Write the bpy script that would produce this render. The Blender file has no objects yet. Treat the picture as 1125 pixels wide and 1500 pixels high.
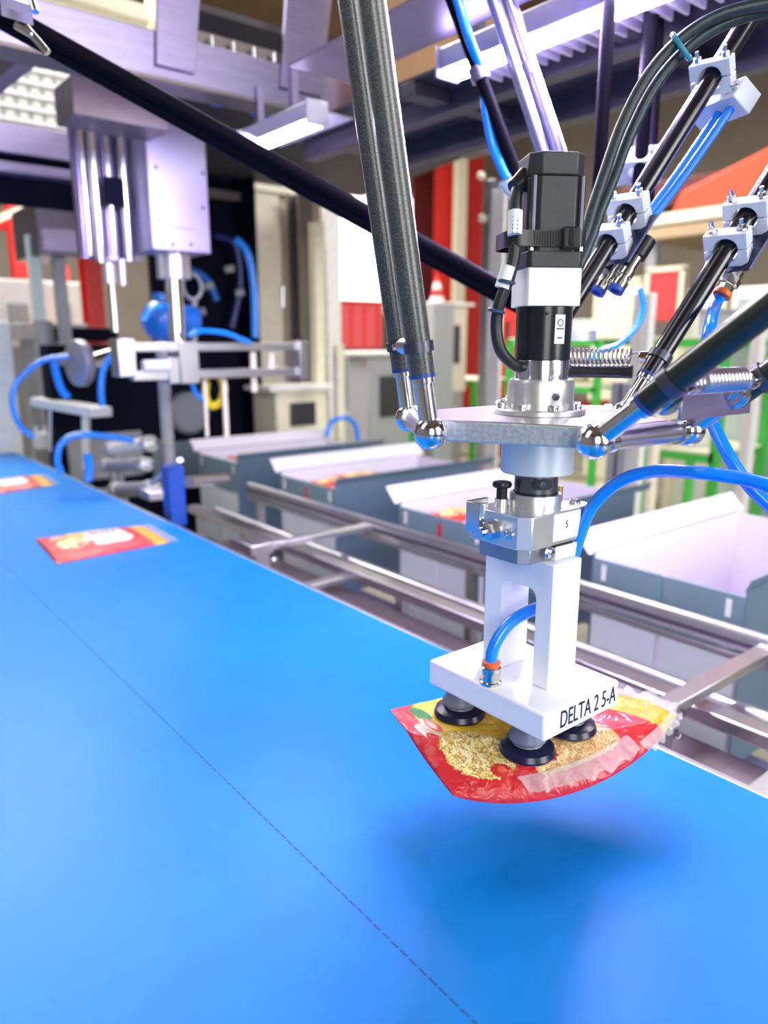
import bpy, bmesh, math, random
from mathutils import Vector, Matrix
V = Vector
PI = math.pi
random.seed(7)

# ------------------------------------------------------------------ camera
scene = bpy.context.scene
COL = scene.collection
cam_data = bpy.data.cameras.new('camera')
camera = bpy.data.objects.new('camera', cam_data)
COL.objects.link(camera)
camera.location = (0, 0, 1.58)
camera.rotation_euler = (PI / 2 - math.atan(250 / 1083), 0, -math.radians(38.8))
cam_data.sensor_fit = 'VERTICAL'
cam_data.sensor_height = 36
cam_data.sensor_width = 27
cam_data.lens = 26
cam_data.clip_start = 0.02
cam_data.dof.use_dof = True
cam_data.dof.focus_distance = 0.80
cam_data.dof.aperture_fstop = 3.4
scene.camera = camera

# ------------------------------------------------------------------ world, lights, exposure
world = bpy.data.worlds.new('hall_daylight')
scene.world = world
world.use_nodes = True
wbg = world.node_tree.nodes['Background']
wbg.inputs[0].default_value = (0.93, 0.95, 1.0, 1)
wbg.inputs[1].default_value = 0.08


def area_light(name, loc, target, size, size_y, power, color):
    d = bpy.data.lights.new(name, 'AREA')
    d.shape = 'RECTANGLE'
    d.size = size
    d.size_y = size_y
    d.energy = power
    d.color = color
    o = bpy.data.objects.new(name, d)
    COL.objects.link(o)
    o.location = loc
    o.rotation_euler = (V(target) - V(loc)).to_track_quat('-Z', 'Y').to_euler()
    return o


# the light of the machine's own LED bars (fixtures are built further down)
area_light('led_bar_light_front', (1.26, 0.95, 2.12), (0.80, 0.70, 1.0), 0.10, 0.95, 30, (0.70, 0.58, 1.0))
area_light('led_bar_light_rear', (1.215, 2.00, 2.12), (1.0, 2.3, 1.4), 0.10, 0.4, 9, (0.66, 0.54, 1.0))
# unseen fill lights added to brighten the robot and the hall
area_light('fill_light_near', (-2.4, 1.6, 5.6), (0.4, 1.0, 1.0), 1.6, 5.0, 70, (1.0, 0.99, 0.97))
area_light('fill_light_front', (2.1, -3.9, 2.8), (0.8, 0.8, 1.3), 2.1, 3.4, 185, (1.0, 0.99, 0.97))  # added fill from behind the camera for the white gripper faces
area_light('fill_light_left', (-2.3, -3.9, 2.8), (0.6, 0.6, 1.4), 2.1, 3.4, 135, (1.0, 0.99, 0.96))  # second added fill, for motor and column sides facing the camera
area_light('fill_light_left_far', (0.8, 7.0, 5.9), (0.9, 6.0, 1.0), 3.0, 3.0, 380, (1.0, 0.97, 0.92))  # added to brighten the far left of the hall
area_light('fill_light_right', (4.6, 1.2, 5.8), (2.4, 1.6, 0.8), 1.6, 4.0, 260, (1.0, 0.97, 0.93))
area_light('fill_light_far', (4.0, 7.0, 5.9), (3.5, 6.5, 0.0), 5.0, 5.0, 650, (1.0, 0.96, 0.90))  # added to keep the far hall bright

vs = scene.view_settings
vs.view_transform = 'Standard'
vs.look = 'None'
vs.exposure = 0.36
vs.gamma = 1.0
vs.use_curve_mapping = False

# ------------------------------------------------------------------ materials
MATS = {}


def mat(name, color=(0.5, 0.5, 0.5), rough=0.5, metal=0.0, vary=0.06, scale=30.0, bump=0.0,
        emit=0.0, coat=0.0, stretch=None, trans=0.0, alpha=1.0, sss=0.0, spec=0.5, ecol=None):
    if name in MATS:
        return MATS[name]
    m = bpy.data.materials.new(name)
    m.use_nodes = True
    nt = m.node_tree
    b = nt.nodes['Principled BSDF']
    tc = nt.nodes.new('ShaderNodeTexCoord')
    mp = nt.nodes.new('ShaderNodeMapping')
    nt.links.new(tc.outputs['Object'], mp.inputs[0])
    if stretch:
        mp.inputs['Scale'].default_value = stretch
    nz = nt.nodes.new('ShaderNodeTexNoise')
    nz.inputs['Scale'].default_value = scale
    nz.inputs['Detail'].default_value = 4
    nt.links.new(mp.outputs[0], nz.inputs['Vector'])
    rp = nt.nodes.new('ShaderNodeValToRGB')
    lo = [max(0, c * (1 - vary)) for c in color]
    hi = [min(1, c * (1 + vary)) for c in color]
    rp.color_ramp.elements[0].position = 0.3
    rp.color_ramp.elements[1].position = 0.7
    rp.color_ramp.elements[0].color = (*lo, 1)
    rp.color_ramp.elements[1].color = (*hi, 1)
    nt.links.new(nz.outputs['Fac'], rp.inputs[0])
    nt.links.new(rp.outputs[0], b.inputs['Base Color'])
    b.inputs['Roughness'].default_value = rough
    b.inputs['Metallic'].default_value = metal
    b.inputs['Specular IOR Level'].default_value = spec
    if coat:
        b.inputs['Coat Weight'].default_value = coat
        b.inputs['Coat Roughness'].default_value = 0.08
    if trans:
        b.inputs['Transmission Weight'].default_value = trans
        b.inputs['IOR'].default_value = 1.3
    if alpha < 1:
        b.inputs['Alpha'].default_value = alpha
    if sss:
        b.inputs['Subsurface Weight'].default_value = sss
        b.inputs['Subsurface Radius'].default_value = (0.01, 0.01, 0.01)
    if emit:
        b.inputs['Emission Color'].default_value = (*(ecol or color), 1)
        b.inputs['Emission Strength'].default_value = emit
    if bump:
        bp = nt.nodes.new('ShaderNodeBump')
        bp.inputs['Strength'].default_value = bump
        bp.inputs['Distance'].default_value = 0.002
        nt.links.new(nz.outputs['Fac'], bp.inputs['Height'])
        nt.links.new(bp.outputs[0], b.inputs['Normal'])
    MATS[name] = m
    return m


def carbon(name, dark, light, scale):
    m = bpy.data.materials.new(name)
    m.use_nodes = True
    nt = m.node_tree
    b = nt.nodes['Principled BSDF']
    tc = nt.nodes.new('ShaderNodeTexCoord')
    uvm = nt.nodes.new('ShaderNodeMapping')
    uvm.inputs['Scale'].default_value = (scale, scale, scale)
    nt.links.new(tc.outputs['Object'], uvm.inputs[0])
    ch = nt.nodes.new('ShaderNodeTexVoronoi')
    ch.feature = 'F1'
    nt.links.new(uvm.outputs[0], ch.inputs['Vector'])
    rp = nt.nodes.new('ShaderNodeValToRGB')
    rp.color_ramp.elements[0].color = (*light, 1)
    rp.color_ramp.elements[1].color = (*dark, 1)
    rp.color_ramp.elements[0].position = 0.15
    rp.color_ramp.elements[1].position = 0.6
    nt.links.new(ch.outputs['Distance'], rp.inputs[0])
    nt.links.new(rp.outputs[0], b.inputs['Base Color'])
    b.inputs['Roughness'].default_value = 0.33
    b.inputs['Coat Weight'].default_value = 1.0
    b.inputs['Coat Roughness'].default_value = 0.2
    bp = nt.nodes.new('ShaderNodeBump')
    bp.inputs['Strength'].default_value = 0.45
    bp.inputs['Distance'].default_value = 0.001
    nt.links.new(ch.outputs['Distance'], bp.inputs['Height'])
    nt.links.new(bp.outputs[0], b.inputs['Normal'])
    return m


M_BELT = mat('blue_belt_pu', (0.002, 0.20, 0.66), 0.38, 0, 0.04, 14, 0.02, spec=0.20)
M_SEAM = mat('belt_seam', (0.003, 0.085, 0.34), 0.6)
M_WHITE = mat('white_plastic', (0.86, 0.87, 0.90), 0.38, 0, 0.015, 40, 0.02, sss=0.06)
M_WHITE2 = mat('white_clamp_plastic', (0.74, 0.80, 0.88), 0.4, 0, 0.02, 40)
M_CHROME = mat('polished_steel', (0.74, 0.74, 0.77), 0.15, 1, 0.03, 60)
M_STEEL = mat('brushed_steel', (0.62, 0.60, 0.66), 0.28, 1, 0.10, 18, 0.0, stretch=(1, 1, 14))
M_SHEET = mat('led_tinted_sheet', (0.31, 0.27, 0.45), 0.36, 0.9, 0.08, 9, 0.0, stretch=(1, 1, 8))  # stainless steel; violet of the LED light is put into its colour
M_ALU = mat('turned_aluminium', (0.74, 0.74, 0.73), 0.32, 0.8, 0.03, 50)
M_ALUP = mat('anodised_plate', (0.62, 0.60, 0.66), 0.30, 0.95, 0.03, 120, 0.10)
M_CAST = mat('sawn_edge_aluminium', (0.60, 0.63, 0.62), 0.5, 0.8, 0.14, 220, 0.3)
M_PROF = mat('aluminium_profile', (0.62, 0.61, 0.65), 0.3, 0.95, 0.05, 20)
M_DARKST = mat('dark_steel', (0.10, 0.10, 0.13), 0.35, 0.8, 0.1)
M_BLACK = mat('black_plastic', (0.010, 0.011, 0.014), 0.32, 0, 0.1)
M_MOTOR = mat('black_motor_paint', (0.028, 0.032, 0.034), 0.42, 0, 0.12, 200, 0.06)
M_ANOD = mat('black_anodised', (0.018, 0.022, 0.026), 0.22, 0.3, 0.08)
M_RUBBER = mat('navy_rubber', (0.008, 0.008, 0.035), 0.28, 0, 0.1)
M_GREYRUB = mat('grey_rubber', (0.16, 0.17, 0.22), 0.4)
M_CABLE = mat('black_cable', (0.012, 0.016, 0.022), 0.42, 0, 0.2, 120, 0.15)
M_CORR = mat('dark_green_hose', (0.012, 0.028, 0.038), 0.42, 0, 0.4, 150, 0.2)
M_HOSE = mat('blue_air_hose', (0.002, 0.25, 0.95), 0.22, 0, 0.04, spec=0.6, coat=0.4)
M_ORANGE = mat('orange_ring', (0.80, 0.13, 0.02), 0.4)
M_TEAL = mat('teal_tie', (0.03, 0.25, 0.34), 0.45)
M_PAPER = mat('white_label', (0.85, 0.86, 0.84), 0.55)
M_INK = mat('black_ink', (0.012, 0.012, 0.014), 0.6)
M_CARB = carbon('carbon_weave', (0.004, 0.006, 0.006), (0.15, 0.17, 0.15), 240)
M_CARB2 = mat('plain_carbon_tube', (0.006, 0.005, 0.012), 0.25, 0, 0.1, 30, coat=0.45)
M_CARB3 = mat('wrapped_carbon_tube', (0.008, 0.014, 0.013), 0.34, 0, 0.3, 180, 0.08, coat=0.4)
M_CARB4 = mat('matt_carbon_tube', (0.004, 0.003, 0.008), 0.6, 0, 0.1, 30, spec=0.06)
M_NAVY = mat('navy_bracket_plate', (0.03, 0.035, 0.10), 0.4, 0.5)
M_BRASS = mat('nickel_fitting', (0.62, 0.60, 0.52), 0.16, 1, 0.05)
M_LED = mat('led_diffuser', (0.9, 0.86, 1.0), 0.5, emit=30, ecol=(0.80, 0.70, 1.0))
M_LEDH = mat('led_housing', (0.72, 0.66, 0.86), 0.35, 0.4)

# ------------------------------------------------------------------ mesh helpers
WORLD = {}


def frame_from(d, ref=None):
    d = V(d).normalized()
    ref = V(ref) if ref is not None else (V((0, 0, 1)) if abs(d.z) < 0.95 else V((1, 0, 0)))
    x = ref.cross(d)
    if x.length < 1e-6:
        x = V((1, 0, 0)).cross(d)
    x.normalize()
    y = d.cross(x)
    return x, y, d


class MB:
    def __init__(self):
        self.v = []
        self.f = []

    def add(self, vs_, fs):
        n = len(self.v)
        self.v += [V(a) for a in vs_]
        self.f += [tuple(n + i for i in f) for f in fs]
        return self

    def obox(self, c, ax, ay, az):
        c, ax, ay, az = V(c), V(ax), V(ay), V(az)
        vs_ = [c + ax * sx + ay * sy + az * sz for sx in (-.5, .5) for sy in (-.5, .5) for sz in (-.5, .5)]
        return self.add(vs_, [(0, 1, 3, 2), (4, 6, 7, 5), (0, 4, 5, 1), (2, 3, 7, 6), (0, 2, 6, 4), (1, 5, 7, 3)])

    def box(self, x0, x1, y0, y1, z0, z1):
        return self.obox(((x0 + x1) / 2, (y0 + y1) / 2, (z0 + z1) / 2), (abs(x1 - x0), 0, 0), (0, abs(y1 - y0), 0), (0, 0, abs(z1 - z0)))

    def beam(self, p0, p1, w, h, ref=(0, 0, 1)):
        p0, p1 = V(p0), V(p1)
        x, y, d = frame_from(p1 - p0, ref)
        return self.obox((p0 + p1) / 2, x * w, y * h, p1 - p0)

    def prism(self, poly, c, ex, ey, ez, t):
        """polygon (u,v) in the plane ex,ey at c, extruded t along ez"""
        c, ex, ey, ez = V(c), V(ex), V(ey), V(ez)
        n = len(poly)
        vs_ = [c + ex * a + ey * b for a, b in poly] + [c + ex * a + ey * b + ez * t for a, b in poly]
        fs = [tuple(range(n))[::-1], tuple(range(n, 2 * n))] + [(i, (i + 1) % n, n + (i + 1) % n, n + i) for i in range(n)]
        return self.add(vs_, fs)

    def lathe(self, prof, o, d=(0, 0, 1), n=32, caps=True):
        """profile of (radius, height) along d from o"""
        x, y, d = frame_from(d)
        o = V(o)
        vs_ = []
        for r, h in prof:
            for i in range(n):
                a = 2 * PI * i / n
                vs_.append(o + d * h + (x * math.cos(a) + y * math.sin(a)) * r)
        fs = []
        for k in range(len(prof) - 1):
            for i in range(n):
                j = (i + 1) % n
                fs.append((k * n + i, k * n + j, (k + 1) * n + j, (k + 1) * n + i))
        if caps:
            fs.append(tuple(range(n))[::-1])
            fs.append(tuple((len(prof) - 1) * n + i for i in range(n)))
        return self.add(vs_, fs)

    def cyl(self, p0, p1, r, r1=None, n=24):
        d = V(p1) - V(p0)
        return self.lathe([(r, 0), (r1 if r1 is not None else r, d.length)], p0, d, n)

    def sphere(self, c, r, n=28, m=16):
        prof = [(max(1e-4, r * math.sin(PI * k / m)), -r * math.cos(PI * k / m)) for k in range(m + 1)]
        return self.lathe(prof, c, (0, 0, 1), n)

    def tube(self, pts, r, n=14, sub=6, closed=False):
        P = smooth_path(pts, sub) if sub > 1 else [V(p) for p in pts]
        if closed:
            P = P[:-1]
        N = len(P)
        rings = []
        d = (P[1] - P[0]).normalized()
        x, y, _ = frame_from(d)
        vs_ = []
        for i in range(N):
            if closed:
                t = (P[(i + 1) % N] - P[i - 1]).normalized()
            else:
                t = (P[min(i + 1, N - 1)] - P[max(i - 1, 0)]).normalized()
            x = (x - t * x.dot(t)).normalized()
            y = t.cross(x)
            rr = r(i / (N - 1)) if callable(r) else r
            for k in range(n):
                a = 2 * PI * k / n
                vs_.append(P[i] + (x * math.cos(a) + y * math.sin(a)) * rr)
        fs = []
        for i in range(N if closed else N - 1):
            j = (i + 1) % N
            for k in range(n):
                l = (k + 1) % n
                fs.append((i * n + k, i * n + l, j * n + l, j * n + k))
        if not closed:
            fs += [tuple(range(n))[::-1], tuple((N - 1) * n + k for k in range(n))]
        return self.add(vs_, fs)

    def ring(self, c, d, R, r, n=28, m=10):
        x, y, d = frame_from(d)
        c = V(c)
        pts = [c + (x * math.cos(2 * PI * i / n) + y * math.sin(2 * PI * i / n)) * R for i in range(n + 1)]
        return self.tube(pts, r, m, 1, closed=True)

    def helix(self, p0, p1, R, r, turns, n=10, m=6):
        p0, p1 = V(p0), V(p1)
        x, y, d = frame_from(p1 - p0)
        K = int(turns * n)
        pts = [p0 + (p1 - p0) * (i / K) + (x * math.cos(2 * PI * i / n) + y * math.sin(2 * PI * i / n)) * R for i in range(K + 1)]
        return self.tube(pts, r, m, 1)

    def build(self, name, m, parent=None, bevel=0.0, angle=35, segs=2, smooth=True):
        lo = V((min(a.x for a in self.v), min(a.y for a in self.v), min(a.z for a in self.v)))
        hi = V((max(a.x for a in self.v), max(a.y for a in self.v), max(a.z for a in self.v)))
        c = (lo + hi) / 2
        if parent is None:
            c.z = lo.z
        me = bpy.data.meshes.new(name)
        me.from_pydata([a - c for a in self.v], [], self.f)
        bm = bmesh.new()
        bm.from_mesh(me)
        bmesh.ops.recalc_face_normals(bm, faces=bm.faces)
        bm.to_mesh(me)
        bm.free()
        me.materials.append(m)
        if smooth:
            me.shade_smooth()
            me.set_sharp_from_angle(angle=math.radians(angle))
        o = bpy.data.objects.new(name, me)
        COL.objects.link(o)
        WORLD[o.name] = c
        if parent is not None:
            o.parent = parent
            o.location = c - WORLD[parent.name]
        else:
            o.location = c
        if bevel:
            md = o.modifiers.new('bevel', 'BEVEL')
            md.width = bevel
            md.segments = segs
            md.limit_method = 'ANGLE'
            md.angle_limit = math.radians(40)
        return o


def smooth_path(pts, sub):
    P = [V(p) for p in pts]
    P = [P[0] * 2 - P[1]] + P + [P[-1] * 2 - P[-2]]
    out = []
    for i in range(1, len(P) - 2):
        for k in range(sub):
            t = k / sub
            a, b, c, d = P[i - 1], P[i], P[i + 1], P[i + 2]
            out.append(0.5 * ((2 * b) + (c - a) * t + (2 * a - 5 * b + 4 * c - d) * t * t + (3 * b - a - 3 * c + d) * t ** 3))
    out.append(P[-2])
    return out


def tag(o, label, cat, group=None, kind=None):
    if label:
        o['label'] = label
    if cat:
        o['category'] = cat
    if group:
        o['group'] = group
    if kind:
        o['kind'] = kind
    return o


def thing(name, loc, label, cat, group=None):
    o = bpy.data.objects.new(name, None)
    COL.objects.link(o)
    o.location = loc
    o.empty_display_size = 0.05
    WORLD[o.name] = V(loc)
    return tag(o, label, cat, group)


def structure(o):
    o['kind'] = 'structure'
    return o


def text_part(name, body, c, ex, ey, size, m, parent, sx=1.0, depth=0.0003, bold=0.0):
    """flat printed lettering centred on c, reading along ex, upright along ey"""
    cu = bpy.data.curves.new(name, 'FONT')
    cu.body = body
    cu.size = size
    cu.extrude = depth
    cu.offset = bold
    cu.align_x = 'CENTER'
    cu.align_y = 'CENTER'
    tmp = bpy.data.objects.new(name + '_tmp', cu)
    COL.objects.link(tmp)
    bpy.context.view_layer.update()
    dg = bpy.context.evaluated_depsgraph_get()
    me = bpy.data.meshes.new_from_object(tmp.evaluated_get(dg))
    bpy.data.objects.remove(tmp)
    ex, ey = V(ex).normalized(), V(ey).normalized()
    ez = ex.cross(ey)
    for v in me.vertices:
        p = ex * v.co.x * sx + ey * v.co.y + ez * v.co.z
        v.co = p
    me.materials.clear()
    me.materials.append(m)
    o = bpy.data.objects.new(name, me)
    COL.objects.link(o)
    o.parent = parent
    o.location = V(c) - WORLD[parent.name]
    WORLD[o.name] = V(c)
    return o


def hexbolt(c, d, r, h, parent, m=None, name='bolt', stud=0.0):
    b = MB().lathe([(r * 1.35, 0), (r * 1.35, h * 0.18)], c, d, 18)
    b.lathe([(r, h * 0.18), (r, h), (r * 0.8, h * 1.1)], c, d, 6)
    if stud:
        b.lathe([(r * 0.55, h), (r * 0.55, h + stud)], c, d, 10)
    return b.build(name, m or M_CHROME, parent)


def socket_screw(c, d, r, h, parent, m=None, name='screw'):
    b = MB().lathe([(r, 0), (r, h * 0.9), (r * 0.92, h), (r * 0.55, h), (r * 0.5, h * 0.5)], c, d, 16)
    return b.build(name, m or M_CHROME, parent)

# ================================================================== STRUCTURE: hall floor and walls
M_FLOOR = mat('hall_floor', (0.26, 0.25, 0.20), 0.45, 0, 0.15, 3)
M_WALL = mat('hall_wall', (0.30, 0.26, 0.22), 0.8, 0, 0.08, 2)
M_CEIL = mat('hall_ceiling', (0.16, 0.095, 0.05), 0.8, 0, 0.2, 2)
structure(MB().box(-5, 13, -4, 15, -0.05, 0).build('floor', M_FLOOR))
structure(MB().box(-5, 13, 14.6, 14.75, 0, 6.2).build('wall_back', M_WALL))
structure(MB().box(12.6, 12.75, -4, 14.6, 0, 6.2).build('wall_right', M_WALL))
structure(MB().box(-5, 13, -4, 14.75, 6.2, 6.3).build('ceiling', M_CEIL))
M_WALLD = mat('hall_wall_dark', (0.16, 0.16, 0.18), 0.8, 0, 0.1, 2)
structure(MB().box(-5.15, -5, -4, 14.6, 0, 6.2).build('wall_left', M_WALLD))
for a_, b_ in ((-5, -3.4), (-1.2, 1.0), (3.2, 13)):
    structure(MB().box(a_, b_, -4.15, -4, 0, 6.2).build('wall_front', M_WALLD))
structure(MB().box(-5, 13, -4.15, -4, 4.6, 6.2).build('wall_front', M_WALLD))
structure(MB().box(-5, 13, -4.15, -4, 0, 0.9).build('wall_front', M_WALLD))

# ================================================================== CONVEYOR BELT
cb = thing('belt_conveyor', (0.16, 1.7, 0.0), 'wide bright blue flat conveyor belt with metal edge strip', 'conveyor')
MB().box(-0.62, 0.926, -1.0, 4.32, 0.985, 1.0).build('belt', M_BELT, cb, bevel=0.002)
sm = MB()
y = -0.4
while y < 4.2:
    sm.box(0.3926, 0.3948, y, y + 0.010, 1.0, 1.0004)
    y += 0.014
sm.build('stitched_seam', M_SEAM, cb)
MB().box(0.927, 0.940, -1.0, 4.32, 0.90, 0.998).build('edge_strip', M_PROF, cb, bevel=0.002)['label'] = 'thin shiny metal edge strip'
MB().box(-0.62, 0.926, -1.0, 4.32, 0.86, 0.98).build('conveyor_bed', M_DARKST, cb)
for yy in (-0.7, 1.2, 3.0, 4.1):
    for xx in (-0.5, 0.8):
        MB().box(xx, xx + 0.06, yy, yy + 0.06, 0.0, 0.86).build('leg', M_SHEET, cb)

# ================================================================== GUIDE FRAME BESIDE THE BELT
gf = thing('guide_frame', (1.3, 1.8, 0.0), 'aluminium guide rail frame between blue belt and open cartons', 'frame')
M_RAILD = mat('rail_dark_slot', (0.13, 0.11, 0.16), 0.4, 0.7)
M_PAN = mat('brown_steel_pan', (0.20, 0.16, 0.17), 0.38, 0.75, 0.2, 6, stretch=(1, 6, 1))
u = MB()
u.prism([(-0.020, -0.022), (0.020, -0.022), (0.020, 0.012), (0.012, 0.02), (-0.004, 0.024), (-0.014, 0.02), (-0.020, 0.010)],
        (1.565, -0.4, 0.945), (1, 0, 0), (0, 0, 1), (0, 1, 0), 3.3)
u.build('upper_rail', M_PROF, gf, bevel=0.002)
MB().box(1.5435, 1.546, -0.4, 2.9, 0.934, 0.945).build('rail_slot', M_RAILD, gf)
MB().box(1.548, 1.582, -0.4, 2.9, 0.895, 0.912).build('rail_underbar', M_PROF, gf, bevel=0.002)
l = MB().box(1.262, 1.31, -0.4, 2.9, 0.875, 0.905)
l.build('lower_rail', M_STEEL, gf, bevel=0.004)
MB().cyl((1.40, -0.4, 0.86), (1.40, 2.9, 0.86), 0.02).build('tie_tube', M_STEEL, gf)
MB().box(0.945, 1.262, -0.4, 2.5, 0.835, 0.842).build('drip_pan', M_PAN, gf)
MB().box(0.945, 0.955, -0.4, 2.5, 0.842, 0.90).build('pan_lip', M_PAN, gf)
for yb in (0.625, 2.005):
    cbm = MB().box(1.12, 1.555, yb - 0.019, yb + 0.019, 0.935, 0.955)
    bar = cbm.build('cross_bar', M_PROF, gf, bevel=0.002)
    MB().box(1.06, 1.14, yb - 0.032, yb + 0.10, 0.928, 0.962).build('bracket_block', M_PROF, gf, bevel=0.003)
    MB().box(1.075, 1.125, yb - 0.03, yb + 0.03, 0.842, 0.928).build('stand_off', M_PROF, gf)
    for k in (-0.022, 0.02):
        hexbolt((1.15, yb - 0.02, 0.932 + k * 1.0 - 0.01), (0, -1, 0), 0.008, 0.012, gf, M_CHROME)
for yb in (0.44, 1.76):
    MB().box(0.955, 1.262, yb - 0.02, yb + 0.02, 0.868, 0.884).build('low_cross_bar', M_PROF, gf, bevel=0.002)
for yb in (0.1, 1.5, 2.8):
    MB().box(1.55, 1.58, yb, yb + 0.03, 0.0, 0.895).build('leg', M_PROF, gf)
    MB().box(1.27, 1.30, yb, yb + 0.03, 0.0, 0.875).build('leg', M_PROF, gf)

# ================================================================== CARTONS
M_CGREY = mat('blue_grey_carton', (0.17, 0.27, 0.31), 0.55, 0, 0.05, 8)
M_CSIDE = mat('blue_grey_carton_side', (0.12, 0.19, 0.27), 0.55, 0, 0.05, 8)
M_CWHITE = mat('white_carton_inside', (0.80, 0.76, 0.86), 0.6, 0, 0.02, 8)
M_CPANEL = mat('carton_reflection_pale', (0.72, 0.79, 0.83), 0.55, 0, 0.03, 8)
M_RED = mat('red_film', (0.72, 0.02, 0.03), 0.3, 0, 0.2, 30, coat=0.3)


def carton(y0, y1, label, red_tape=False):
    x0, x1 = 1.68, 2.50
    zf, zs, zb = 0.998, 1.012, 0.55
    t = thing('carton', (2.1, (y0 + y1) / 2, zb), label, 'carton', 'open cartons in a row beside the rail')
    ym = (y0 + y1) / 2
    # front: two grey halves over two lower panels, pale to stand in for a reflection, a dark gap between them
    for a, b in ((y0, ym - 0.0025), (ym + 0.0025, y1)):
        MB().box(x0, x0 + 0.006, a, b, 0.845, zf).build('front_panel', M_CGREY, t, bevel=0.001)
        MB().box(x0 + 0.001, x0 + 0.006, a + 0.008, b - 0.004, zb, 0.843).build('lower_panel', M_CPANEL, t, bevel=0.001)
    MB().box(x0 + 0.007, x0 + 0.010, y0, y1, zb, zf - 0.002).build('front_liner', M_CWHITE, t)
    for a in (y0 + 0.030, y1 - 0.042):
        MB().box(x0 - 0.0015, x0, a, a + 0.014, 0.94, 0.985).build('paper_strip', M_PAPER, t)
    if red_tape:
        MB().box(x0 - 0.002, x0, ym - 0.008, ym + 0.008, 0.88, 0.975).build('red_tape', M_RED, t)
    # side walls: white inside, grey outside; the far one carries a flap folded outwards
    for yy, s in ((y0, -1), (y1, 1)):
        MB().box(x0 + 0.006, x1, yy - (0.004 if s > 0 else 0), yy + (0 if s > 0 else 0.004), zb, zs).build('side_liner', M_CWHITE, t)
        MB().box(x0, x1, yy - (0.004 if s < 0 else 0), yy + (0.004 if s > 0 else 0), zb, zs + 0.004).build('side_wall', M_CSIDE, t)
        f = MB()
        yo, zo = (0.05, 0.055)
        if s > 0:
            f.prism([(0, 0), (yo, zo), (yo + 0.004, zo - 0.003), (0.004, -0.003)], (x0 - 0.02, yy, zs), (0, 1, 0), (0, 0, 1), (1, 0, 0), x1 - x0 + 0.06)
            f.build('flap', M_CWHITE, t)
        else:
            f.prism([(0, 0), (-0.012, 0.03), (-0.009, 0.031), (0.003, 0.001)], (x0, yy, zs), (0, 1, 0), (0, 0, 1), (1, 0, 0), x1 - x0 + 0.10)
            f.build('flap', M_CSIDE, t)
    MB().box(x1 - 0.006, x1, y0, y1, zb, 1.006).build('end_wall', M_CWHITE, t)
    MB().box(x0, x1, y0, y1, zb, zb + 0.006).build('bottom', M_CWHITE, t)
    return t


carton(0.745, 1.165, 'open blue-grey carton nearest the gripper, white inside')
carton(1.572, 2.0, 'open blue-grey carton with red film over its front edge', True)
carton(2.405, 2.83, 'third open blue-grey carton along the rail, red tape on front', True)
carton(3.24, 3.67, 'farthest open blue-grey carton at the end of the row')
ps = thing('carton_track', (2.0, 1.9, 0.0), 'low steel roller track carrying the row of cartons', 'track')
MB().box(1.72, 1.80, 0.2, 3.8, 0.49, 0.55).build('track_beam', M_SHEET, ps)
MB().box(2.35, 2.43, 0.2, 3.8, 0.49, 0.55).build('track_beam', M_SHEET, ps)
for yy in (0.3, 2.1, 3.7):
    for xx in (1.73, 2.36):
        MB().box(xx, xx + 0.06, yy, yy + 0.06, 0.0, 0.49).build('leg', M_SHEET, ps)

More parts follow.
